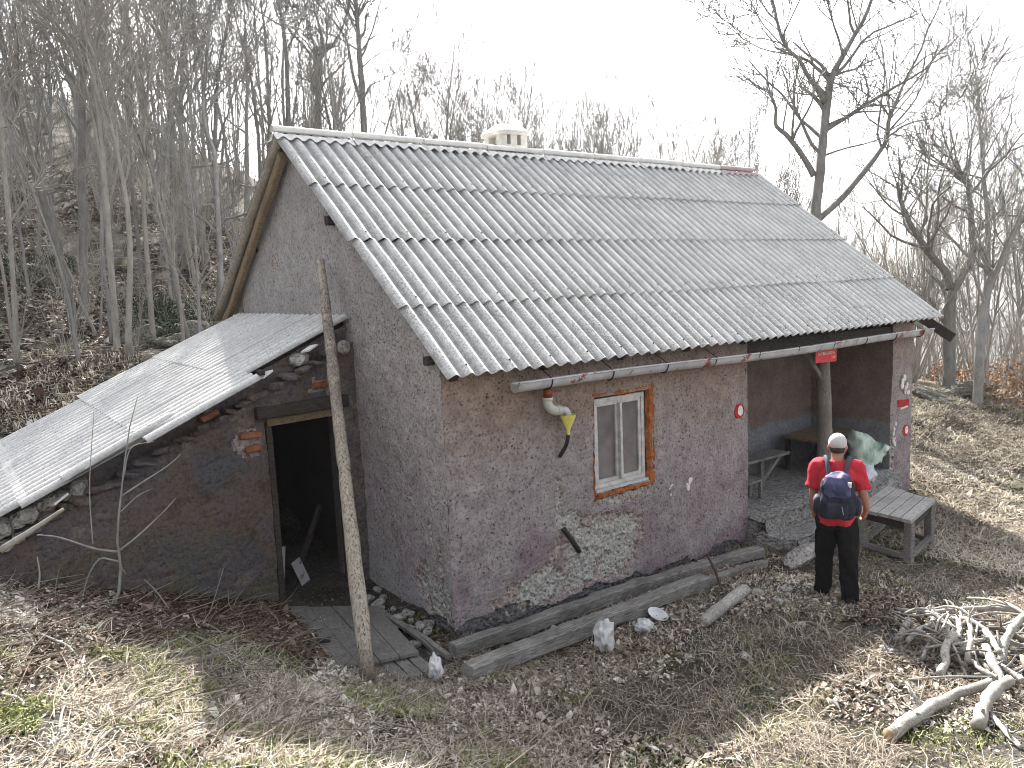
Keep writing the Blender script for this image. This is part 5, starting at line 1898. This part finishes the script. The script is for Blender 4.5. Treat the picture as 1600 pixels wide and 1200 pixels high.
hero('two_armed_tree', 'bare mossy tree splitting into two thick arms right of the eave', 20, [
    ([(1483, 560), (1484, 500), (1486, 455)], .27, .24, 0, 3),
    ([(1484, 450), (1478, 425), (1455, 400), (1435, 370), (1420, 345), (1408, 315), (1402, 285)], .18, .07, -.5, 8),
    ([(1435, 362), (1448, 345), (1445, 325), (1435, 308), (1425, 285)], .05, .02, -.3, 6),
    ([(1490, 452), (1505, 425), (1520, 395), (1518, 360), (1516, 320), (1512, 285), (1505, 270)], .20, .09, .4, 8),
    ([(1506, 272), (1492, 258), (1485, 240), (1475, 215), (1470, 195)], .07, .02, -.3, 8),
    ([(1510, 275), (1516, 240), (1520, 205), (1530, 170)], .06, .02, .4, 8),
    ([(1520, 390), (1540, 385), (1560, 365), (1580, 352)], .06, .02, .4, 6),
], 'bark_dark', 37, (1483, 590), 1.0, 2)
hero('leaning_tree', 'grey bare tree leaning right near the right edge of the photo', 18, [
    ([(1530, 560), (1535, 500), (1545, 445), (1555, 420)], .20, .15, 0, 3),
    ([(1555, 420), (1575, 385), (1590, 350), (1605, 325), (1625, 300)], .13, .07, .5, 6),
    ([(1552, 418), (1552, 385), (1555, 350), (1550, 310)], .05, .02, -.2, 7),
    ([(1550, 425), (1535, 400), (1530, 380)], .04, .015, -.3, 4),
    ([(1565, 400), (1590, 390), (1625, 380)], .05, .02, .3, 5),
], 'bark_grey', 39, (1528, 590), 1.0, 2)
hero('pale_tree', 'straight pale grey tree standing between the two right hand trees', 24, [
    ([(1540, 540), (1542, 440), (1543, 340), (1538, 290), (1535, 240), (1530, 180), (1528, 120)], .20, .05, 0, 16),
    ([(1540, 310), (1555, 280), (1575, 240), (1600, 190)], .06, .02, .3, 8),
], 'bark_grey', 41, (1540, 580), 1.0, 2)
hero('multi_stem_tree', 'pale bare tree clump with several straight stems on the left slope', 16, [
    ([(180, 500), (172, 400), (165, 300), (155, 200), (148, 130), (140, 60), (135, -20), (130, -90)], .13, .05, 0, 14),
    ([(163, 290), (150, 210), (138, 150), (120, 60), (105, -10)], .06, .02, -.5, 10),
    ([(160, 230), (175, 150), (185, 80), (200, 0), (215, -60)], .06, .02, .4, 10),
    ([(168, 330), (185, 250), (180, 180), (188, 100), (190, 20)], .05, .015, -.3, 8),
    ([(155, 200), (130, 130), (105, 80), (75, 40), (40, 0)], .04, .012, -.4, 8),
], 'bark_pale', 43, (183, 548), 1.0, 2)
hero('dark_trunk_tree', 'dark thick bare trunk just behind the pale multi-stem clump', 19, [
    ([(132, 480), (130, 380), (128, 250), (130, 120), (135, 0), (138, -100)], .20, .11, 0, 12),
    ([(130, 220), (105, 180), (80, 150), (55, 130)], .06, .02, -.4, 8),
], 'bark_dark', 45, (132, 520), 1.0, 2)
hero('slim_tree', 'slim pale bare trunk at the left edge of the photo', 15.5, [
    ([(25, 520), (20, 430), (14, 350), (8, 280), (2, 200), (-5, 100), (-15, -20)], .10, .05, 0, 10),
    ([(14, 350), (35, 320), (55, 290), (70, 250)], .035, .012, .2, 6),
], 'bark_pale', 47, (28, 575), 1.0, 2)
hero('twisted_tree', 'bare trunk with a kinked elbow on the slope close to the gable', 18, [
    ([(345, 420), (340, 320), (335, 240), (322, 205), (318, 160), (322, 100), (330, 0), (335, -80)], .11, .05, 0, 12),
    ([(322, 205), (310, 185), (300, 150), (298, 100), (290, 20)], .05, .02, -.3, 8),
], 'bark_grey', 49, (347, 480), 1.0, 2)
hero('tall_trunk_tree', 'tall straight dark bare trunk on the slope left of the gable', 22, [
    ([(272, 400), (270, 250), (265, 130), (258, 50), (252, -30), (248, -110)], .17, .10, 0, 12),
    ([(262, 80), (240, 30), (220, -20)], .06, .02, -.3, 7),
], 'bark_dark', 51, (273, 450), 1.0, 2)
hero('double_trunk_tree', 'bare trunk with crooked limbs between the knobbed tree and the gable', 24, [
    ([(450, 260), (450, 180), (448, 100), (445, 65), (440, 30), (432, -20)], .16, .07, 0, 8),
    ([(450, 75), (465, 45), (478, 10), (490, -30)], .07, .03, .3, 7),
    ([(422, 230), (418, 120), (413, 40), (408, 0), (420, -50)], .10, .04, .5, 8),
], 'bark_dark', 53, (450, 330), 1.0, 2)

# thin saplings and brush
def brush(px, D, H, label, group, k=9):
    p = at(px, 450, D)
    if not free_of_house(p[0], p[1]): return
    place_tree(k, (p[0], p[1], gz1(p[0], p[1])), H, tr.uniform(0, 6.28), label, group, 'sapling_clump')
for _ in range(60):
    px = tr.uniform(-20, 400)
    brush(px, tr.uniform(24, 46), tr.uniform(2.2, 4.4), 'tall grey sapling thicket far up the slope left of the gable', 'sapling thickets far up the left slope', int(tr.choice((3, 4, 4))))
for _ in range(24):
    brush(tr.uniform(-20, 330), tr.uniform(14.5, 30), tr.uniform(1.2, 2.6), 'thin grey sapling clump on the leafy slope left of the gable', 'sapling clumps on the left slope')
for _ in range(34):
    brush(tr.uniform(1435, 1640), tr.uniform(18, 30), tr.uniform(1.2, 3.2), 'thin tangled sapling clump on the bank right of the hut', 'sapling clumps on the right bank')
for _ in range(20):
    brush(tr.uniform(1180, 1440), tr.uniform(20, 32), tr.uniform(4.0, 7), 'tall sapling clump showing over the right end of the roof', 'sapling clumps behind the right end of the roof', 4)

# the sapling by the shed wall and loose stems
def stem_thing(name, label, cat, polys, mat, group=None, n=10):
    mb = None
    root = None
    for k, (P_, r0, r1) in enumerate(polys):
        mb = MB()
        mb.tube(smoothline(P_, n), np.linspace(r0, r1, n), 6)
        if root is None:
            root = mb.build(name, M[mat], smooth=True, origin=np.asarray(P_[0]))
            tag(root, label, cat, group)
        else:
            mb.build('branch', M[mat], root, smooth=True)
    return root
ys = 1.55
o_ = lambda px, py, y=ys: on(px, py, 1, y)
sb = o_(172, 945)
sb[2] = gz1(sb[0], sb[1]) - .05
stem_thing('sapling', 'bare crooked sapling in front of the shed wall with long side branches', 'sapling', [
    ([sb, o_(188, 915), o_(187, 870), o_(183, 850), o_(186, 800), o_(192, 750), o_(200, 680), o_(215, 620)], .017, .004),
    ([o_(184, 862), o_(150, 858), o_(110, 845), o_(85, 838), o_(58, 836)], .013, .005),
    ([o_(184, 862), o_(215, 838), o_(255, 800), o_(275, 778)], .011, .005),
    ([o_(190, 775), o_(225, 752), o_(262, 728), o_(282, 710)], .010, .005),
    ([o_(186, 878), o_(160, 872), o_(148, 882), o_(136, 905), o_(125, 950)], .011, .005),
    ([o_(193, 745), o_(205, 700), o_(240, 690)], .007, .003),
    ([o_(188, 885), o_(194, 893), o_(196, 897)], .010, .006),
    ([o_(188, 800), o_(215, 775), o_(235, 765)], .007, .003),
], 'bark_grey')
for i, (pl, r, lb) in enumerate((
    (((145, 850), (140, 760), (147, 640)), .006, 'thin upright dead stem rising left of the sapling over the shed roof'),
    (((320, 978), (335, 935), (349, 888)), .007, 'thin pale stalk standing before the shed wall near the door'),
    (((270, 960), (245, 925), (225, 905)), .009, 'thin leaning stem right of the sapling foot'),
    (((0, 860), (55, 825), (100, 795)), .03, 'thick pale branch leaning up from the left edge beside the shed stones'),
    (((60, 920), (62, 895), (58, 870)), .010, 'short dead stump stem at the left end of the shed wall'))):
    P_ = [o_(x, y, 1.45) for x, y in pl]
    stem_thing('dead_stem', lb, 'stem', [(P_, r, r * .5)], 'bark_pale')

# ---- fallen twigs in the foreground: long enough to pick out
G_F = 'fallen twigs on the sunlit bank at the lower left'
tw = [((245, 975), (330, 1010), (395, 1050)), ((10, 955), (45, 995), (62, 1035)), ((230, 1035), (300, 1015), (355, 1008)), ((135, 1015), (130, 1040), (132, 1062)), ((180, 1085), (240, 1088), (300, 1080)),
      ((280, 1030), (350, 1028), (400, 1025)), ((260, 980), (300, 1010), (320, 1020)), ((60, 990), (105, 1015), (125, 1030)), ((0, 930), (60, 945), (120, 965)), ((75, 940), (100, 935), (118, 942)),
      ((250, 1010), (290, 998), (318, 985)), ((145, 1165), (180, 1145), (215, 1135)), ((70, 1165), (100, 1155), (130, 1148)), ((92, 1145), (97, 1120), (102, 1100)), ((330, 1010), (360, 1030), (400, 1040)), ((300, 985), (340, 992), (395, 998)),
      ((420, 1110), (470, 1130), (540, 1150)), ((640, 1115), (690, 1125), (730, 1140)), ((560, 1130), (600, 1132), (650, 1138)), ((470, 985), (500, 1010), (520, 1030)), ((5, 1085), (30, 1100), (45, 1110)), ((350, 1090), (400, 1080), (440, 1085))]
for pl in tw:
    P_ = [on_ground(x, y, .015) for x, y in pl]
    P_ = np.array(P_)
    P_[1, 2] += rng.uniform(.005, .04)
    stick_obj(P_, rng.uniform(.009, .015), rng.uniform(.004, .008), 'fallen_twig', 'pale fallen twig among the leaves on the sunlit lower left bank' if pl[0][0] < 410 else 'thin fallen twig in the dry grass between the pole and the bottom edge', 'twig', group=G_F if pl[0][0] < 410 else 'fallen twigs below the pole', n=8, sides=5)

# ---- rocks and evergreen bushes on the left slope, bank at the right
for (px, py, D, s), lb in zip(((205, 440, 17, .55), (240, 425, 18, .7), (300, 425, 18.5, .8), (258, 450, 17, .5), (50, 400, 20, .7)),
        ('upright pale rock below the evergreen bushes on the left slope', 'slanting pale rock beside the evergreen bush on the left slope', 'brown rounded rock near the gable on the left slope', 'low rock under the evergreen bush on the left slope', 'grey rock far left on the slope')):
    p = at(px, py, D)
    z = gz1(p[0], p[1])
    tag(put_rock('rock', (p[0], p[1], z + s * .15), (s * 1.3, s, s * .9), me=ROCKB[int(px) % 3]), lb, 'rock')
for k, (px, D, s) in enumerate(((1460, 18.5, .55), (1495, 19, .7), (1525, 19.5, .55))):
    p = at(px, 600, D)
    z = gz1(p[0], p[1])
    tag(put_rock('bank_rock', (p[0], p[1], z + s * .1), (s * 1.6, s, s * .6), me=ROCKB[k % 3]), 'low mossy rock in the bank right of the hut', 'rock', 'rocks of the right bank')

def leafball(name, label, cat, p, R, n, leaf, mat, seed, group=None, squash=.7):
    r = np.random.default_rng(seed)
    o = thing(name, label, cat, p, group)
    d = r.normal(0, 1, (n, 3))
    d /= np.linalg.norm(d, axis=1, keepdims=True)
    d[:, 2] = np.abs(d[:, 2])
    rad = R * r.random(n) ** .4
    C_ = d * rad[:, None] * np.array([1, 1, squash]) * (1 + .35 * vnoise(d * R, 1.6 / R, seed))[:, None]
    a = r.normal(0, 1, (n, 3))
    a /= np.linalg.norm(a, axis=1, keepdims=True)
    b_ = np.cross(a, r.normal(0, 1, (n, 3)))
    b_ /= np.linalg.norm(b_, axis=1, keepdims=True)
    s = leaf * r.uniform(.6, 1.3, (n, 1))
    Vv = np.stack([C_ - a * s, C_ + b_ * s * .5, C_ + a * s, C_ - b_ * s * .5], 1).reshape(-1, 3)
    F_ = np.arange(n * 4).reshape(n, 4)
    link('foliage', np_mesh('foliage', Vv, F_, M[mat], np.repeat(r.random(n), 4)), o)
    mb = MB()
    for k in range(9):
        q = C_[r.integers(n)]
        mb.tube([(0, 0, -.1), q * .5 + (0, 0, .05), q], [.02, .012, .005], 4)
    me = mb.mesh('stems', M['bark_grey'])
    link('stems', me, o)
    return o
for k, (px, D, R) in enumerate(((225, 18, .8), (262, 18.5, .9), (285, 20, 1.0), (215, 20, .9), (30, 20, .9), (75, 21, .8))):
    p = at(px, 430, D)
    leafball('evergreen_bush', 'dark green evergreen bush among the rocks on the left slope' if px > 100 else 'dark green evergreen bush at the far left of the slope', 'bush', (p[0], p[1], gz1(p[0], p[1])), R, 1500, .045, 'evergreen', 100 + k, 'evergreen bushes on the left slope' if px > 100 else 'evergreen bushes far left')
for k, (px, D, R) in enumerate(((1590, 21, 1.3), (1560, 24, 1.3), (1610, 18, 1.0), (1480, 22, .9))):
    p = at(px, 560, D)
    leafball('rusty_bush', 'low bush with rust brown dead leaves at the right edge', 'bush', (p[0], p[1], gz1(p[0], p[1])), R, 900, .05, 'rustleaf', 130 + k, 'rusty bushes at the right edge', 1.0)

# ------------------------------------------------------------------ leaf litter, dry grass, twigs
def ground_pts(n, cx, cy, R, power, seed, box=None):
    """points strewn over the ground, denser towards (cx, cy)"""
    r = np.random.default_rng(seed)
    if box is not None:
        x = r.uniform(box[0], box[1], n)
        y = r.uniform(box[2], box[3], n)
    else:
        a = r.uniform(0, 2 * PI, n)
        d = R * r.random(n) ** power
        x, y = cx + d * np.cos(a), cy + d * np.sin(a)
    bad = ((x > .12) & (x < 9.5) & (y > .18) & (y < 6.3)) | ((x > -4.3) & (x < .13) & (y > 2.12) & (y < 6.5)) | ((x > 4.9) & (x < 7.1) & (y > -.6) & (y < .3)) | ((x > -1.15) & (x < -.25) & (y > .4) & (y < 2.2) & (r.random(n) < .93))
    x, y = x[~bad], y[~bad]
    return x, y, gz(x, y), r

def leaves(name, label, n, size, seed, box=None, mat='leaf', gap=None, **kw):
    x, y, z, r = ground_pts(n, kw.get('cx', 0), kw.get('cy', 0), kw.get('R', 10), kw.get('power', .7), seed, box)
    if gap is not None:
        P_ = np.stack([x, y, np.zeros_like(x)], 1)
        k_ = r.random(len(x)) < gap(P_)
        x, y, z = x[k_], y[k_], z[k_]
    n = len(x)
    th = r.uniform(0, 2 * PI, n)
    s = size * np.exp(r.normal(0, .38, n))
    tl = r.normal(0, .45, (n, 2))
    ux = np.stack([np.cos(th), np.sin(th), tl[:, 0]], 1) * s[:, None]
    uy = np.stack([-np.sin(th), np.cos(th), tl[:, 1]], 1) * (s * r.uniform(.22, .7, n))[:, None]
    C_ = np.stack([x, y, z + .012 + .02 * r.random(n)], 1)
    cur = (s * r.uniform(-.2, .7, n))[:, None] * np.array([0, 0, 1.0])
    Vv = np.stack([C_ - ux, C_ + uy + cur, C_ + ux, C_ - uy + cur], 1).reshape(-1, 3)
    b_ = np.arange(n)[:, None] * 4
    F_ = np.concatenate([b_ + [0, 1, 2], b_ + [0, 2, 3]])
    t_ = np.clip(r.beta(1.3, 1.5, n) + .4 * fbm(np.stack([x, y, np.zeros_like(x)], 1), .8, 2, 77), 0, 1)
    o = link(name, np_mesh(name, Vv, F_, M[mat], np.repeat(t_, 4)))
    return tag(o, label, kind='stuff')
clump = lambda lo, hi, sc, sd: (lambda P_: sstep(lo, hi, fbm(P_, sc, 4, sd)))
leaves('leaf_litter', 'dead brown leaves drifted over the near ground', 150000, .019, 1, box=(-5, 8, -6, 2.2), gap=clump(-.15, .45, .9, 55))
leaves('leaf_litter_bank', 'dead leaves on the bank before the shed', 60000, .02, 2, box=(-5, -.4, -4.5, 2.15), gap=clump(-.35, .35, 1.1, 56))
leaves('leaf_litter_slope', 'dead leaves covering the wooded slope', 110000, .05, 3, box=(-12, 10, 6.6, 30), gap=clump(-.6, .2, .6, 57))
leaves('leaf_litter_right', 'dead leaves on the ground right of the hut', 32000, .03, 4, box=(7, 26, -9, 9), gap=clump(-.4, .3, .6, 58))
leaves('leaf_litter_shed', 'damp dark red brown leaves before the shed wall', 22000, .02, 8, box=(-3.4, -1.0, .4, 2.12), mat='wetleaf')
leaves('leaf_litter_wall', 'dead leaves drifted at the foot of the walls', 16000, .02, 6, box=(-.5, 5, -1.3, .2), gap=clump(-.4, .3, 1.5, 59))

def grass(name, label, n, h, seed, mat, box, gap, width=.0035, lie_=.8):
    x, y, z, r = ground_pts(n, 0, 0, 1, 1, seed, box)
    P_ = np.stack([x, y, np.zeros_like(x)], 1)
    k_ = r.random(len(x)) < gap(P_)
    x, y, z = x[k_], y[k_], z[k_]
    n = len(x)
    th = r.uniform(0, 2 * PI, n) + 1.2 * fbm(np.stack([x, y, np.zeros_like(x)], 1), 1.3, 2, 15)
    H = h * r.uniform(.4, 1.3, n)
    d = np.stack([np.cos(th), np.sin(th), np.zeros(n)], 1)
    sd = np.stack([-np.sin(th), np.cos(th), np.zeros(n)], 1) * (width * r.uniform(.6, 1.5, n))[:, None]
    b_ = np.stack([x, y, z - .005], 1)
    ln = (r.uniform(.2, 1.4, n) * lie_)[:, None]
    up = np.array([0, 0, 1.0])
    m_ = b_ + d * H[:, None] * .45 * ln + up * (H * .55)[:, None]
    t_ = b_ + d * H[:, None] * 1.1 * ln + up * (H * .62)[:, None]
    Vv = np.stack([b_ - sd, b_ + sd, m_ + sd * .8, m_ - sd * .8, t_], 1).reshape(-1, 3)
    q = np.arange(n)[:, None] * 5
    F_ = np.concatenate([q + [0, 1, 2], q + [0, 2, 3], q + [3, 2, 4]])
    o = link(name, np_mesh(name, Vv, F_, M[mat], np.repeat(r.random(n), 5)))
    return tag(o, label, kind='stuff')
gp = lambda lo, hi, sc, sd: (lambda P_: sstep(lo, hi, fbm(P_, sc, 3, sd)))
yardmask = lambda P_: 1 - .8 * np.exp(-((P_[:, 0] - 4.2) / 2.2) ** 2 - ((P_[:, 1] + 1.5) / 1.4) ** 2) - .9 * ((P_[:, 0] > -1.3) & (P_[:, 0] < -.15) & (P_[:, 1] > .0))
gq = lambda lo, hi, sc, sd, f=1.0: (lambda P_: f * sstep(lo, hi, fbm(P_, sc, 3, sd)) * np.clip(yardmask(P_), 0, 1))
grass('dry_grass', 'dry straw coloured grass in the yard and on the bank', 110000, .085, 11, 'straw', (-5, 7, -6, 0.1), gq(.0, .5, 1.1, 91, .7), .0026)
grass('matted_grass', 'flattened mats of old brown grass', 110000, .11, 17, 'mat', (-5, 6, -6, 0.3), gq(-.15, .4, 1.2, 96, .7), .003, 2.0)
grass('bank_straw', 'pale straw lying on the sunlit bank before the shed', 52000, .09, 18, 'straw', (-5, -1.2, -4.5, .9), gq(-.15, .45, 1.6, 97, .7), .0028, 1.8)
grass('dry_grass_right', 'dry grass on the slope right of the hut', 150000, .13, 12, 'straw', (6, 20, -7, 5), gp(-.7, .2, .8, 92), .006, 1.6)
grass('matted_grass_right', 'flattened old grass on the slope right of the hut', 110000, .14, 27, 'mat', (7, 20, -7, 6), gp(-.6, .3, .9, 99), .007, 2.0)
grass('green_grass', 'small tufts of green grass in the foreground', 120000, .065, 13, 'green', (-5, 7, -6, 1), gq(.05, .4, 1.5, 93), .0045, .6)
grass('green_bank', 'fresh green moss and grass on the sunlit bank at lower left', 110000, .085, 19, 'green', (-5, -.8, -4.5, .6), gq(-.02, .3, 1.8, 98), .0055, .55)
grass('green_grass_right', 'green grass patches on the sunlit slope at the right', 50000, .07, 14, 'green', (7, 20, -7, 4), gp(.1, .5, .45, 94), .007, .6)
grass('dry_grass_slope', 'dry grass stalks along the slope behind the shed', 20000, .2, 16, 'straw', (-9, 4, 6.6, 14), gp(-.1, .4, .5, 95), .008)

def twigs(name, label, n, L, r0, seed, box):
    x, y, z, r = ground_pts(n, 0, 0, 1, 1, seed, box)
    n = len(x)
    th = r.uniform(0, 2 * PI, n)
    ln = L * r.uniform(.3, 1.4, n)
    dz = r.normal(.04, .1, n)
    d = np.stack([np.cos(th), np.sin(th), dz], 1)
    c0 = np.stack([x, y, z + .012], 1)
    kk = np.stack([-np.sin(th), np.cos(th), np.zeros(n)], 1)
    mid = c0 + d * (ln * .5)[:, None] + kk * (ln * r.normal(0, .08, n))[:, None]
    e1 = c0 + d * ln[:, None]
    rr_ = r0 * r.uniform(.5, 1.5, n)
    up = np.array([0, 0, 1.0])
    rings = []
    for p_, f in ((c0, 1), (mid, .8), (e1, .35)):
        q = (rr_ * f)[:, None]
        rings += [p_ + kk * q, p_ - kk * q * .5 + up * q * .86, p_ - kk * q * .5 - up * q * .86]
    Vv = np.stack(rings, 1).reshape(-1, 3)
    b_ = np.arange(n)[:, None] * 9
    F_ = np.concatenate([b_ + [o0 + j, o0 + (j + 1) % 3, o0 + 3 + (j + 1) % 3, o0 + 3 + j] for o0 in (0, 3) for j in range(3)])
    o = link(name, np_mesh(name, Vv, F_, M['twig'], np.repeat(r.random(n), 9)))
    return tag(o, label, kind='stuff')
twigs('ground_twigs', 'small twigs scattered over the near ground', 4200, .22, .003, 21, (-5, 7, -6, 1.6))
twigs('bank_twigs', 'small twigs scattered on the bank before the shed', 3200, .4, .0048, 22, (-5, -.8, -3.5, 2.1))
twigs('slope_twigs', 'small twigs and brushwood on the wooded slope', 3500, .8, .011, 23, (-9, 6, 6.8, 24))
twigs('right_twigs', 'small twigs and brushwood on the right bank', 2200, .6, .008, 24, (8, 24, -7, 8))
twigs('yard_grit', 'wood chips and grit on the dirt of the yard', 9000, .035, .005, 25, (.5, 7, -5, .1))

# ------------------------------------------------------------------ the bright spring haze
zlo = float(_P[:, 2].min()) - 1.0
zhi = max(float(_P[:, 2].max()), 26.0) + 1.0
mb = MB()
mb.box((35, 40, (zlo + zhi) / 2), (330, 320, zhi - zlo))
hm = bpy.data.materials.new('thin_haze')
hm.use_nodes = True
hm.node_tree.nodes.clear()
_o = hm.node_tree.nodes.new('ShaderNodeOutputMaterial')
_v = hm.node_tree.nodes.new('ShaderNodeVolumePrincipled')
_v.inputs['Color'].default_value = (.93, .95, 1.0, 1)
_v.inputs['Density'].default_value = .0003
_v.inputs['Anisotropy'].default_value = .3
hm.node_tree.links.new(_v.outputs[0], _o.inputs['Volume'])
tag(mb.build('haze', hm), 'thin pale haze in the air around the hut and the wood', kind='stuff')
